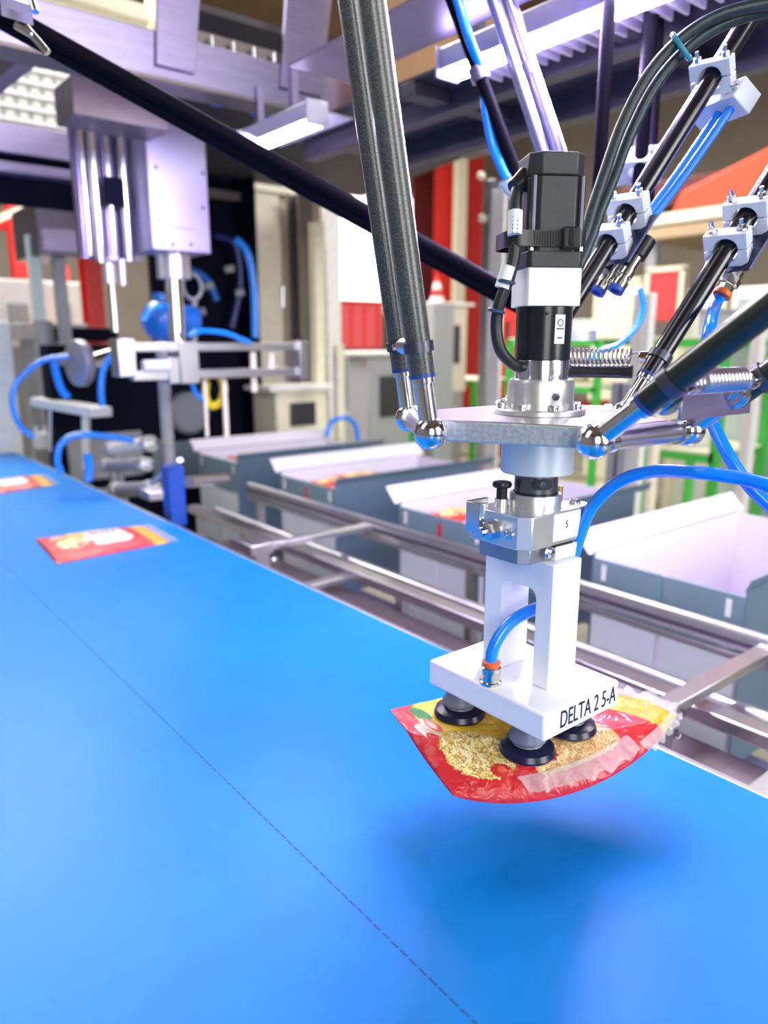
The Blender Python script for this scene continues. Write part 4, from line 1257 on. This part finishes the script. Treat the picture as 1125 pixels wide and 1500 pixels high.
MB().cyl((1.037, 3.4, 1.487), V((1.037, 3.4, 1.487)) + V((0.10, 0.66, 0)), 0.03).build('mounting_arm', M_GR2, dk)
vb = thing('valve_block', (1.08, 4.276, 1.055), 'white valve block with blue hoses at belt end', 'valve')
MB().obox((1.08, 4.276, 1.055), V((0.12, 0, 0)), V((0, 0.08, 0)), V((0, 0, 0.09))).build('body', M_WPAINT, vb, bevel=0.008)
for dx in (-0.045, 0.0, 0.045):
    MB().cyl(V((1.08, 4.276, 1.055)) + V((dx, 0, 0.045)), V((1.08, 4.276, 1.055)) + V((dx, 0, 0.08)), 0.014).build('port', M_ALU, vb)
MB().cyl(V((1.08, 4.276, 1.055)) - V((0, 0, 0.04)), ((1.08, 4.276, 1.055)[0], (1.08, 4.276, 1.055)[1], 0.0), 0.02).build('stand', M_GR2, vb)
for k, (p, q, rad, lab) in enumerate((
        ((1.12, 3.343, 1.107), (1.16, 3.01, 1.163), 0.030, 'upper pale air cylinder lying beside the belt end'),
        ((1.06, 3.243, 1.051), (1.1, 2.914, 1.095), 0.026, 'lower grey air cylinder beside the belt end'),
        ((1.02, 3.027, 0.9805), (1.06, 2.756, 1.023), 0.030, 'nearest grey air cylinder beside blue lever box'))):
    t = thing('air_cylinder', p, lab, 'cylinder', 'air cylinders beside the belt')
    d_ = (V(q) - V(p)).normalized()
    MB().cyl(p, q, rad).build('barrel', (M_WPAINT, M_GR2, M_GR2)[k], t)
    MB().lathe([(rad * 1.15, -0.02), (rad * 1.15, 0.02)], p, d_, 18).build('end_cap', M_ALU, t)
    MB().lathe([(rad * 1.15, -0.02), (rad * 1.15, 0.02)], q, d_, 18).build('end_cap', M_ALU, t)
    MB().cyl(V(q), V(q) + d_ * 0.10, rad * 0.35).build('piston', M_CHROME, t)
    MB().cyl(V(p) + d_ * 0.05, V((p[0], p[1], 0.0)) + d_ * 0.05, 0.018).build('stand', M_GR2, t)
for k, pts in enumerate((
        [(0.9535, 3.3, 1.519), (0.8437, 3.3, 1.498), (0.7447, 3.3, 1.418), (0.7184, 3.3, 1.337), (0.7348, 3.3, 1.248), (0.7817, 3.3, 1.193)],
        [(0.9078, 3.35, 1.524), (0.912, 3.35, 1.453), (0.9274, 3.35, 1.381), (0.9521, 3.35, 1.345)],
        [(1.115, 3.2, 1.538), (1.063, 3.2, 1.468), (1.045, 3.2, 1.384), (1.044, 3.2, 1.313)],
        [(1.091, 3, 1.184), (0.9957, 3, 1.206), (0.8776, 3, 1.223), (0.811, 3, 1.194), (0.7897, 3, 1.129), (0.8005, 3, 1.083)],
        [(0.8745, 2.9, 1.16), (0.8763, 2.9, 1.093), (0.8652, 2.9, 1.055)])):
    hose('air_hose', pts, (0.011, 0.016, 0.014, 0.013, 0.016)[k], M_HOSE,
         ('large thin blue hose loop left of the round disc motor', 'thick blue hose dropping beside the white bench', 'thick blue hose right of the round disc motor',
          'blue hose bending down from pale air cylinder to belt end', 'short thick blue hose end near the belt corner')[k])
lb = thing('lever_box', (1, 2.386, 0.9575), 'blue upright guard with pale lever beside the belt edge', 'guard')
p = (1, 2.368, 1.076)
MB().box(p[0] - 0.03, p[0] + 0.03, p[1], p[1] + 0.06, (1, 2.386, 0.9575)[2], (1, 2.354, 1.168)[2]).build('guard_body', mat('blue_guard', (0.008, 0.07, 0.42), 0.35), lb, bevel=0.006)
MB().cyl((0.99, 2.57, 1.081), (0.985, 2.293, 1.2), 0.009).build('lever', M_PROF, lb)
MB().obox(V((1.04, 2.702, 1.044)) - V((0, 0.05, 0.02)), V((0.10, 0, 0)), V((0, 0.10, 0)), V((0, 0, 0.035))).build('clamp_base', M_PROF, lb, bevel=0.004)
MB().cyl((1.1, 2.501, 1.083), (1.36, 2.728, 1.03), 0.022).build('cross_tube', M_PROF, lb)
MB().cyl((p[0], p[1] + 0.03, (1, 2.386, 0.9575)[2]), (p[0], p[1] + 0.03, 0.0), 0.02).build('stand', M_GR2, lb)

# wide machine table behind the station
mt = thing('machine_table', (1.316, 4.8, 1.58), 'long dull steel machine table top behind the white bench', 'table')
r = (1.029, 1.489, 1.588, 1.683)
MB().box(r[0], r[1], 4.7, 5.2, r[2], r[3]).build('table_top', mat('dull_table', (0.50, 0.45, 0.45), 0.5, 0.3), mt, bevel=0.005)
r2 = (1.289, 1.64, 1.58, 1.659)
MB().box(r2[0], r2[1], 4.62, 4.70, r2[2], r2[3]).build('dark_trough', M_NAVYBOX, mt, bevel=0.01)
for px in (r[0] + 0.1, r[1] - 0.2):
    MB().box(px, px + 0.08, 4.75, 4.83, 0, r[2]).build('leg', M_GREYP, mt)
for k in range(3):
    MB().box(r[0] + 0.3 + 0.5 * k, r[0] + 0.6 + 0.5 * k, 5.2, 5.22, 0.2, r[2]).build('panel', M_BEIGE, mt)
for k, (pp, lab) in enumerate((((1.314, 5.4, 1.841), 'broad white machine hood at far left above steel table'), ((1.732, 5.9, 1.875), 'narrow white machine hood beside the red column'))):
    t = thing('white_hood', (pp[0], pp[1], 0.0), lab, 'machine', 'white machine hoods')
    w_ = (0.40, 0.33)[k]
    MB().prism([(-w_ / 2, -0.3), (w_ / 2, -0.3), (w_ / 2, 0.10), (w_ / 2 - 0.04, 0.13), (-w_ / 2, 0.13)], pp, (1, 0, 0), (0, 0, 1), (0, 1, 0), 0.4).build('hood', M_WPAINT, t, bevel=0.01)
    MB().box(pp[0] - w_ / 2, pp[0] + w_ / 2, pp[1], pp[1] + 0.4, 0, pp[2] - 0.3).build('base_cabinet', M_GREYP, t)
    MB().box(pp[0] - 0.10, pp[0] + 0.02, pp[1] - 0.03, pp[1], pp[2] - 0.18, pp[2] - 0.02).build('inspection_door', M_GREYP, t, bevel=0.01)

# dark machine body behind the station
db = thing('dark_machine_body', (1.5, 4.1, 0.0), 'dark blue-black machine body behind the air cylinders', 'machine')
r = (1.07, 1.918, 0.8386, 1.562)
MB().box(r[0], r[1], 4.05, 4.20, 0.0, r[3]).build('body_panel', M_NAVYBOX, db, bevel=0.01)
MB().box(r[0] + 0.05, r[0] + 0.45, 4.03, 4.05, 0.85, 1.10).build('grey_cover', M_GREYP, db, bevel=0.01)
MB().box(r[0] + 0.50, r[1] - 0.05, 4.03, 4.05, 0.80, 1.02).build('teal_cover', mat('teal_grey', (0.16, 0.22, 0.26), 0.4), db, bevel=0.01)
MB().lathe([(0.12, 0), (0.12, 0.06), (0.10, 0.08)], (r[0] + 0.72, 4.05, 1.18), (0, -1, 0), 28).build('drum_cover', mat('smoky_grey', (0.22, 0.25, 0.27), 0.35), db)
for k in range(4):
    MB().cyl((r[0] + 0.1 + 0.22 * k, 4.02, 0.78), (r[0] + 0.24 + 0.22 * k, 4.02, 0.78), 0.025).build('manifold_pipe', M_GREYP, db)

# ================================================================== HALL BEHIND, LEFT
def column(r, Y, m, label, dx=0.0, deep=0.15, z0=None, z1=None, group=None, cat='column', name='column'):
    x0, x1 = r[0], r[1]
    za, zb = (r[2] if z0 is None else z0), (r[3] if z1 is None else z1)
    t = thing(name, ((x0 + x1) / 2, Y + deep / 2, za), label, cat, group)
    w = x1 - x0
    MB().box(x0, x1, Y, Y + deep * 0.12, za, zb).build('front_flange', m, t, bevel=w * 0.03)
    MB().box(x0 + w * 0.42, x1 - w * 0.42, Y + deep * 0.12, Y + deep * 0.88, za, zb).build('web', m, t)
    MB().box(x0, x1, Y + deep * 0.88, Y + deep, za, zb).build('rear_flange', m, t)
    MB().box(x0 - w * 0.2, x1 + w * 0.2, Y - deep * 0.2, Y + deep * 1.2, za, za + 0.02).build('foot_plate', m, t)
    return t


column((1.89, 2.055, 2.145, 2.689), 8.0, M_REDP, 'leaning red steel column at far left', z0=0, z1=3.4, group='red steel columns')
column((2.613, 2.694, 2.208, 2.486), 9.0, M_REDP, 'thin red post between the white machine hoods', z0=0, z1=2.4, group='red steel columns')
column((1.57, 1.668, 1.685, 2.069), 4.9, M_REDP, 'red steel column below the left guide rods', z0=0, z1=2.15, group='red steel columns')
column((8.757, 9.194, 1.808, 4.652), 9.5, M_REDP, 'broad red steel column right of the woven rods', z0=0, z1=5.5, group='red steel columns', deep=0.08)
column((9.236, 9.61, 1.81, 4.679), 9.3, M_REDP, 'right red steel column beside the white guard post', z0=0, z1=5.5, group='red steel columns', deep=0.08)
column((8.806, 9.038, 1.802, 4.569), 9.1, M_CREAM, 'cream steel column between the two red columns', z0=0, z1=5.5, deep=0.08)
# high red cross girder and dark red wall sheets
g = thing('red_girder', (0.6, 8.1, 0.0), 'dark red girder crossing the top of the leaning column', 'girder')
r = (1.772, 2.151, 2.629, 2.741)
MB().box(r[0] - 0.5, r[1] + 0.2, 8.16, 8.3, r[2], r[3]).build('girder', M_REDP, g, bevel=0.01)
MB().beam((1.761, 7.9, 2.674), (2.115, 7.9, 2.853), 0.06, 0.06).build('brace', M_BEIGE, g)
MB().box(r[0] - 0.4, r[0] - 0.25, 8.16, 8.3, 0, r[2]).build('post', M_REDP, g)
dbx = thing('dark_duct', (0.9, 4.4, 0.0), 'dark steel duct box left of the guide rods', 'duct')
r = (1.172, 1.392, 2.035, 2.301)
MB().box(r[0], r[1], 4.4, 4.9, r[2], r[3]).build('duct_body', mat('duct_steel', (0.16, 0.14, 0.20), 0.35, 0.8), dbx, bevel=0.006)
MB().box(r[0] + 0.02, r[1] - 0.02, 4.39, 4.40, r[2] + 0.02, (r[2] + r[3]) / 2).build('cover_sheet', M_SHEET, dbx, bevel=0.003)
MB().box(r[0] + 0.1, r[0] + 0.16, 4.5, 4.56, 0, r[2]).build('support', M_GREYP, dbx)
sl_ = thing('slanted_pale_post', (0.8, 5.0, 0.0), 'pale green white leaning post beside dark duct', 'post')
MB().beam((1.186, 4.58, 1.693), (1.188, 4.58, 2.148), 0.06, 0.06).build('post', mat('pale_mint', (0.66, 0.80, 0.76), 0.5), sl_, bevel=0.004)
MB().cyl((1.195, 4.56, 1.692), ((1.195, 4.56, 1.692)[0], 4.56, 0.0), 0.05).build('dark_foot', M_GREYP, sl_)

# lower stainless beam and the barred window high at left
lbm = thing('lower_beam', (0.6, 3.3, 0.0), 'violet-lit stainless beam below the barred window, far left', 'beam')
r = (0.6383, 1.064, 2.285, 2.393)
MB().box(r[0], r[1], 3.3, 3.42, r[2], r[3]).build('beam', M_SHEET, lbm, bevel=0.004)
r2 = (0.6275, 1.055, 2.22, 2.26)
MB().box(r2[0], r2[1], 3.32, 3.40, r2[2], r2[3]).build('lower_rail', M_SHEET, lbm, bevel=0.003)
r5 = (0.6559, 1.116, 2.131, 2.254)
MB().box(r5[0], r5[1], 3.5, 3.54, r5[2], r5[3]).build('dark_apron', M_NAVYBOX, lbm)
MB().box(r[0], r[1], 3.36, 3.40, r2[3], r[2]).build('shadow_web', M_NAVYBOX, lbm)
MB().beam((r[0] + 0.03, 2.285, 2.36), (r[0] + 0.03, 3.34, r[3] + 0.03), 0.05, 0.05).build('strut', M_SHEET, lbm)
w1 = bpy.data.objects.new('window_1', None)
COL.objects.link(w1)
r = (1.496, 2.434, 3.323, 3.921)
w1.location = ((r[0] + r[1]) / 2, 7.0, r[2])
WORLD[w1.name] = V(w1.location)
structure(w1)
MB().box(r[0], r[1], 7.04, 7.05, r[2], r[3]).build('pane', mat('hazy_window', (0.8, 0.78, 0.68), 0.5, emit=0.42, ecol=(1.0, 0.97, 0.86)), w1)
nx, nz_ = 9, 6
for k in range(nx + 1):
    xx = r[0] + (r[1] - r[0]) * k / nx
    MB().cyl((xx, 7.0, r[2]), (xx, 7.0, r[3]), 0.022, n=6).build('bar', M_GREYP, w1)
for k in range(nz_ + 1):
    zz = r[2] + (r[3] - r[2]) * k / nz_
    MB().cyl((r[0], 6.99, zz), (r[1], 6.99, zz), 0.022, n=6).build('bar', M_GREYP, w1)
MB().box(r[0] - 0.04, r[0], 6.97, 7.06, r[2] - 0.06, r[3] + 0.06).build('window_frame', M_WPAINT, w1)
MB().box(r[1], r[1] + 0.04, 6.97, 7.06, r[2] - 0.06, r[3] + 0.06).build('window_frame', M_WPAINT, w1)
# cream roof girder above the beam
cg = thing('cream_girder', (1.0, 5.5, 3.0), 'cream roof girder above the stainless gantry beam, top left', 'girder')
r = (1.543, 2.323, 3.626, 3.885)
MB().beam((1.515, 5.5, 3.777), (2.326, 5.5, 3.758), 0.12, 0.10).build('upper_chord', M_CREAM, cg, bevel=0.01)
MB().beam((1.519, 5.55, 3.7), (2.341, 5.55, 3.7), 0.10, 0.06).build('lower_chord', M_CREAM, cg, bevel=0.01)
MB().box((2.357, 5.5, 3.791)[0], (2.427, 5.5, 3.807)[0], 5.45, 5.6, 0.0, 4.4).build('post', M_BEIGE, cg)

# black machine housing with hoses behind the lift
bh = thing('black_housing', (2.231, 4.25, 1.985), 'black open machine housing between lift box and beige cabinet', 'machine')
r = (2.075, 2.412, 1.33, 2.662)
MB().box(r[0] - 0.25, r[1], 4.5, 4.55, 0.0, r[3]).build('back_panel', M_NAVYBOX, bh)
MB().box(r[1] - 0.02, r[1], 4.25, 4.5, 0.0, r[3]).build('side_panel', M_NAVYBOX, bh, bevel=0.003)
MB().box(r[0] - 0.25, r[1], 4.25, 4.5, r[3], r[3] + 0.03).build('top_panel', M_NAVYBOX, bh)
MB().box((1.893, 4.4, 2.432)[0], (2.391, 4.4, 2.49)[0], 4.40, 4.44, (2.15, 4.4, 2.431)[2], (2.153, 4.4, 2.481)[2]).build('cross_rail', M_BROWN, bh)
for p in ((2.032, 4.35, 1.75), (2.301, 4.35, 1.872), (2.238, 4.35, 2.012), (2.095, 4.35, 1.905)):
    MB().cyl(p, V(p) + V((0.05, -0.02, 0.01)), 0.022).build('coupling', M_GREYP, bh)
MB().tube([(2.18, 4.35, 2.207), (2.315, 4.35, 2.158), (2.337, 4.35, 1.915), (2.267, 4.35, 1.664)], 0.02, 10, 6).build('dark_blue_hose', mat('deep_blue_hose', (0.008, 0.02, 0.16), 0.35), bh)
MB().tube([(1.933, 4.35, 1.975), (2.034, 4.35, 1.989), (2.119, 4.35, 1.938), (2.172, 4.35, 1.827)], 0.02, 10, 6).build('dark_blue_hose', M_BLUEP, bh)

# beige cabinet and posts
bc = thing('beige_cabinet', (2.752, 4.6, 1.58), 'tall beige cabinet with two doors, centre left background', 'cabinet')
r = (2.581, 2.937, 0.9116, 2.547)
MB().box(r[0], r[0] + (r[1] - r[0]) * 0.60, 4.6, 5.1, 0.0, r[3]).build('left_door', M_BEIGE, bc, bevel=0.01)
MB().box(r[0] + (r[1] - r[0]) * 0.61, r[1], 4.62, 5.1, 0.0, r[3] - 0.03).build('right_door', mat('grey_beige', (0.50, 0.46, 0.38), 0.45), bc, bevel=0.01)
MB().box(r[0] - 0.01, r[1] + 0.01, 4.58, 5.12, r[3], r[3] + 0.04).build('cornice', M_BEIGE, bc, bevel=0.005)
MB().cyl((2.786, 4.58, 1.947), (2.781, 4.58, 1.81), 0.012).build('handle', M_CHROME, bc)
column((2.802, 2.918, 0.9243, 2.535), 4.38, M_BROWN, 'dark brown post right of the beige cabinet', z0=0, cat='post', name='guard_post', group='guard posts')
column((2.801, 2.872, 0.9434, 2.326), 4.2, M_CREAM, 'cream guard post left of the bright doorway', z0=0, deep=0.06, cat='post', name='guard_post', group='guard posts')
column((3.24, 3.365, 0.8573, 2.594), 4.7, M_WPAINT, 'pale guard post framing the bright doorway', z0=0, deep=0.06, cat='post', name='guard_post', group='guard posts')
column((2.541, 2.596, 0.9817, 1.561), 3.6, M_CREAM, 'short cream stake standing before the red box', z0=0, deep=0.04, cat='post', name='guard_post', group='guard posts')
# bright window
w2 = bpy.data.objects.new('window_2', None)
COL.objects.link(w2)
r = (7.864, 10.61, 2.192, 4.247)
w2.location = ((r[0] + r[1]) / 2, 11.5, r[2])
WORLD[w2.name] = V(w2.location)
structure(w2)
xm = (r[0] + r[1]) / 2
for a, b in ((r[0], xm - 0.03), (xm + 0.03, r[1])):
    for za, zb in ((r[2], (r[2] + r[3]) / 2 - 0.02), ((r[2] + r[3]) / 2 + 0.02, r[3])):
        MB().box(a, b, 11.54, 11.55, za, zb).build('pane', M_GLOW, w2)
MB().box(xm - 0.03, xm + 0.03, 11.5, 11.56, r[2], r[3]).build('mullion', M_CREAM, w2)
MB().box(r[0], r[1], 11.5, 11.56, (r[2] + r[3]) / 2 - 0.02, (r[2] + r[3]) / 2 + 0.02).build('transom', M_CREAM, w2)
MB().box(r[0] - 0.08, r[1] + 0.08, 11.48, 11.58, r[3], r[3] + 0.10).build('window_head', M_CREAM, w2)
MB().box(r[0] - 0.08, r[1] + 0.08, 11.44, 11.60, r[2] - 0.10, r[2]).build('window_sill', M_CREAM, w2)
rb = thing('red_crate', (4.474, 6, 1.514), 'big red plastic bin in front of the bright window', 'bin')
r = (4.167, 4.82, 1.501, 1.969)
MB().box(r[0], r[1], 6.0, 6.6, r[2], r[3]).build('bin_body', mat('washed_red', (0.72, 0.10, 0.11), 0.5), rb, bevel=0.03)
MB().box(r[0] - 0.02, r[1] + 0.02, 5.98, 6.62, r[3] - 0.03, r[3]).build('rim', M_REDP, rb, bevel=0.01)
for k in range(4):
    xx = r[0] + (r[1] - r[0]) * (k + 0.5) / 4
    MB().box(xx - 0.012, xx + 0.012, 5.985, 6.0, r[2] + 0.03, r[3] - 0.05).build('rib', M_REDP, rb)
MB().box(r[0] + 0.05, r[1] - 0.05, 6.05, 6.55, 0.9, r[2]).build('stand', M_GREYP, rb)
MB().box(r[0], r[1], 6.0, 6.6, 0.0, 0.9).build('pallet_box', mat('pale_grey_box', (0.55, 0.60, 0.62), 0.5), rb, bevel=0.01)
# small machines behind cartons
for k, (r, Y, m, lab) in enumerate((
        ((2.391, 2.78, 0.9774, 1.274), 4.05, M_CREAM, 'cream motor bracket behind the farthest carton'),
        ((3.853, 4.31, 0.7651, 1.466), 5.0, M_GREYP, 'grey control pedestal behind the left ball joints'),
        ((5.092, 5.508, 1.175, 1.923), 5.5, M_BEIGE, 'pale filling machine left of the white guard post'))):
    t = thing('small_machine', ((r[0] + r[1]) / 2, Y, 0.0), lab, 'machine', 'small background machines')
    MB().box(r[0], r[1], Y, Y + 0.3, r[2] - 0.1, r[3]).build('housing', m, t, bevel=0.015)
    MB().box(r[0] + (r[1] - r[0]) * 0.25, r[1] - (r[1] - r[0]) * 0.25, Y - 0.01, Y, r[3] - (r[3] - r[2]) * 0.75, r[3] - (r[3] - r[2]) * 0.25).build('dark_window', M_DARKST, t, bevel=0.005)
    MB().box(r[0] - 0.06, r[1] + 0.06, Y - 0.04, Y + 0.3, r[3], r[3] + 0.03).build('top_plate', M_WPAINT, t, bevel=0.005)
    MB().box(r[0] + 0.03, r[1] - 0.03, Y + 0.02, Y + 0.28, 0, r[2] - 0.1).build('pedestal', M_GREYP, t)
hose('air_hose', [(2.322, 3.4, 1.062), (2.36, 3.4, 1.143), (2.45, 3.4, 1.16), (2.521, 3.4, 1.116), (2.539, 3.4, 1.025)], 0.014, M_HOSE, 'blue hose arch rising behind the farthest carton')

# ================================================================== HALL BEHIND, RIGHT
gp = thing('guard_post', (3.2, 3.0, 0.0), 'tall lavender and white aluminium guard post left of the motor', 'post', 'guard posts')
r = (3.033, 3.097, 1.189, 2.564)
MB().box(3.2, 3.25, r[0], r[1], 0, 2.45).build('profile', M_PROF, gp, bevel=0.003)
r = (2.888, 2.98, 1.354, 2.377)
MB().box(3.15, 3.17, r[0], r[1], 0.4, r[3]).build('white_panel', M_WPAINT, gp, bevel=0.003)
for p in ((3.19, 3.106, 2.474), (3.19, 3.091, 2.251)):
    MB().sphere(p, 0.022, 12, 8).build('knob', M_CREAM, gp)
for k, (r, X, lab) in enumerate((
        ((1.879, 1.98, 0.3263, 1.401), 2.9, 'grey slotted guard post below the right ball joint'),
        ((1.804, 1.838, 0.3358, 1.402), 3.0, 'slim cream guard post right of the slotted post'),
        ((2.126, 2.228, 0.8865, 1.813), 3.4, 'broad pale guard post behind the steel spring'),
        ((1.659, 1.711, 0.9338, 1.674), 3.6, 'white guard post at the right edge behind rods'))):
    t = thing('guard_post', (X, (r[0] + r[1]) / 2, 0.0), lab, 'post', 'guard posts')
    m = (M_GREYP, M_CREAM, M_WPAINT, M_WPAINT)[k]
    MB().box(X, X + 0.05, r[0], r[1], 0, r[3]).build('profile', m, t, bevel=0.003)
    MB().box(X - 0.002, X, (r[0] + r[1]) / 2 - 0.006, (r[0] + r[1]) / 2 + 0.006, 0.05, r[3]).build('slot', (M_DARKST, M_BEIGE, M_BEIGE, M_BEIGE)[k], t)
    MB().box(X - 0.03, X + 0.08, r[0] - 0.03, r[1] + 0.03, 0, 0.015).build('foot', M_GREYP, t)


def rack(x, y0, y1, zs, label, m=M_GREEN, boards=True):
    t = thing('green_rack', (x + 0.3, (y0 + y1) / 2, 0.0), label, 'rack', 'green painted racks')
    for yy in (y0, y1):
        for xx in (x, x + 0.6):
            MB().box(xx, xx + 0.05, yy - 0.025, yy + 0.025, 0.1, max(zs) + 0.02).build('upright', m, t)
            MB().lathe([(0.05, 0), (0.05, 0.03)], (xx + 0.01, yy, 0.05), (0, 1, 0), 20).build('caster', M_GREYP, t)
    for z in zs:
        for xx in (x, x + 0.6):
            MB().box(xx, xx + 0.04, y0, y1, z - 0.025, z + 0.025).build('shelf_beam', m, t)
        MB().box(x, x + 0.64, y0, y1, z + 0.025, z + 0.04).build('shelf_board', M_BEIGE, t)
    return t


r = (3.562, 4.48, 0.4444, 1.69)
rack(5.0, r[0], r[1], (0.35, 0.80, 1.20, 1.57), 'long green rack behind the black gearbox')
r = (2.144, 2.617, 0.7678, 1.659)
rack(4.2, r[0], r[1], (0.35, 0.9, 1.57), 'green trolley rack between the right rods')
r = (5.499, 6.491, 0.0903, 1.145)
rack(5.6, r[0], r[1], (0.25, 0.75, 1.15), 'low green rack behind the left ball joints')
for X, r, zb_, h, m, lab in (
        (5.1, (4.387, 4.561, 1.462, 1.58), 1.61, 0.16, M_REDP, 'red storage box on top shelf of the long green rack'),
        (5.1, (3.718, 3.892, 1.472, 1.58), 1.61, 0.12, M_WPAINT, 'white storage box on top shelf of the long green rack'),
        (5.1, (3.961, 4.147, 1.468, 1.58), 1.24, 0.20, M_CREAM, 'cream storage box on third shelf of the long green rack'),
        (5.1, (4.418, 4.577, 1.462, 1.58), 1.24, 0.18, M_GREYP, 'grey storage box on third shelf of the long green rack'),
        (5.1, (3.692, 3.811, 1.472, 1.58), 0.84, 0.24, M_REDP, 'red storage box on second shelf of the long green rack'),
        (4.3, (2.568, 2.671, 1.497, 1.58), 0.94, 0.22, M_BEIGE, 'beige storage box on middle shelf of the green trolley rack'),
        (4.3, (2.363, 2.468, 1.5, 1.58), 0.94, 0.30, M_WPAINT, 'white storage box on middle shelf of the green trolley rack'),
        (4.3, (2.261, 2.371, 1.501, 1.58), 1.61, 0.14, M_GREYP, 'grey storage box on top shelf of the green trolley rack')):
    o = thing('storage_box', (X + 0.15, (r[0] + r[1]) / 2, zb_), lab, 'box', 'boxes on the green racks')
    MB().box(X, X + 0.3, r[0], r[1], zb_, zb_ + h).build('body', m, o, bevel=0.008)
    MB().box(X - 0.008, X + 0.308, r[0] - 0.006, r[1] + 0.006, zb_ + h, zb_ + h + 0.02).build('lid', m, o, bevel=0.004)
# white cupboard right
wc = thing('white_cupboard', (4.9, 2.2, 0.0), 'white cupboard with grey doors behind the right rods', 'cupboard')
r = (1.98, 2.483, 0.9789, 1.922)
MB().box(4.9, 5.4, r[0], r[1], 0.0, r[3]).build('carcass', M_WPAINT, wc, bevel=0.01)
ym = (r[0] + r[1]) / 2
for a, b in ((r[0] + 0.05, ym - 0.02), (ym + 0.02, r[1] - 0.05)):
    dd = MB().box(4.88, 4.9, a, b, 0.1, r[3] - 0.07).build('door', mat('glass_grey_door', (0.45, 0.52, 0.52), 0.3), wc, bevel=0.004)
    MB().cyl((4.86, a + 0.05, 1.2), (4.86, a + 0.05, 1.35), 0.01).build('handle', M_CHROME, dd)
# pale panels and red sheets
for k, (r, X, m, lab) in enumerate((
        ((3.976, 4.483, 1.2, 2.108), 6.2, M_CREAM, 'tall cream partition panel behind the rear clamps'),
        ((3.46, 3.821, 1.752, 2.159), 6.0, mat('faded_red', (0.66, 0.05, 0.06), 0.5), 'faded red partition panel left of the front rod'),
        ((5.613, 5.853, 1.801, 2.309), 6.4, M_REDP, 'narrow red partition panel left of the gearbox'),
        ((3.123, 3.484, 1.241, 1.969), 6.1, M_WPAINT, 'white partition panel between the right rods'))):
    t = thing('partition_panel', (X, (r[0] + r[1]) / 2, 0.0), lab, 'panel', 'hall partition panels')
    MB().box(X, X + 0.04, r[0], r[1], (r[2] if k in (1, 2) else 0.1), r[3]).build('sheet', m, t, bevel=0.004)
    for yy in (r[0], r[1] - 0.04):
        MB().box(X - 0.01, X + 0.05, yy, yy + 0.04, 0.0, r[3] + 0.02).build('frame_post', M_CREAM if k != 2 else M_REDP, t)
    MB().box(X - 0.01, X + 0.05, r[0], r[1], r[3], r[3] + 0.04).build('frame_head', M_CREAM if k != 2 else M_REDP, t)
# red tarpaulin load on tan boards upper right
rt = thing('red_load', (6.5, 3.5, 0.0), 'big red covered load on a tan rack, upper right', 'load')
r = (2.699, 3.951, 2.693, 3.187)
MB().prism([(r[0], r[2]), (r[1], r[2]), (r[1] - 0.1, r[2] + 0.2), (r[1] - 0.9, r[3] - 0.05), (r[0], r[3])], (6.5, 0, 0), (0, 1, 0), (0, 0, 1), (1, 0, 0), 0.9).build('red_cover', mat('orange_red_cover', (0.80, 0.07, 0.02), 0.5), rt, bevel=0.03)
r2 = (2.644, 4.204, 2.603, 2.702)
MB().box(6.4, 7.5, r2[0], r2[1], r2[2], r2[3]).build('rack_board', M_BEIGE, rt, bevel=0.01)
r3 = (2.851, 4.632, 2.81, 3.05)
MB().box(6.7, 7.6, r3[1] - 1.4, r3[1], r3[2], r3[3]).build('dark_red_crate', M_REDD, rt, bevel=0.02)
r4 = (2.631, 4.192, 2.482, 2.582)
MB().box(6.4, 7.5, r4[0], r4[1], r4[2], r4[3]).build('rack_board', mat('tan_board', (0.45, 0.33, 0.20), 0.6), rt, bevel=0.01)
for yy in (r2[0] + 0.1, r2[1] - 0.15):
    MB().box(6.5, 6.6, yy, yy + 0.1, 0, r4[2]).build('upright', M_GREYP, rt)
# dark red wall sheets behind the red columns
drs = thing('red_wall_sheet', (8.0, 10.5, 0.0), 'dark red wall cladding behind the red columns', 'cladding')
r = (9.11, 9.762, 3.611, 4.764)
for k in range(5):
    w_ = (r[1] - r[0]) / 5
    MB().box(r[0] + w_ * k, r[0] + w_ * k + w_ * 0.94, 10.5, 10.55, 0.0, r[3]).build('sheet', M_REDD, drs, bevel=0.01)
cone = thing('traffic_cone', (4.62, 5, 1.933), 'red and white striped cone left of the red columns', 'cone')
p = (4.621, 5, 1.904)
MB().lathe([(0.07, 0), (0.055, 0.06)], p, (0, 0, 1), 20).build('lower_band', M_WPAINT, cone)
MB().lathe([(0.055, 0.06), (0.042, 0.12)], p, (0, 0, 1), 20).build('middle_band', M_REDP, cone)
MB().lathe([(0.042, 0.12), (0.028, 0.18)], p, (0, 0, 1), 20).build('upper_band', M_WPAINT, cone)
MB().lathe([(0.028, 0.18), (0.012, 0.24)], p, (0, 0, 1), 20).build('tip', M_REDP, cone)
MB().box(p[0] - 0.12, p[0] + 0.12, 4.9, 5.15, 0, p[2]).build('stand', M_GREYP, cone)
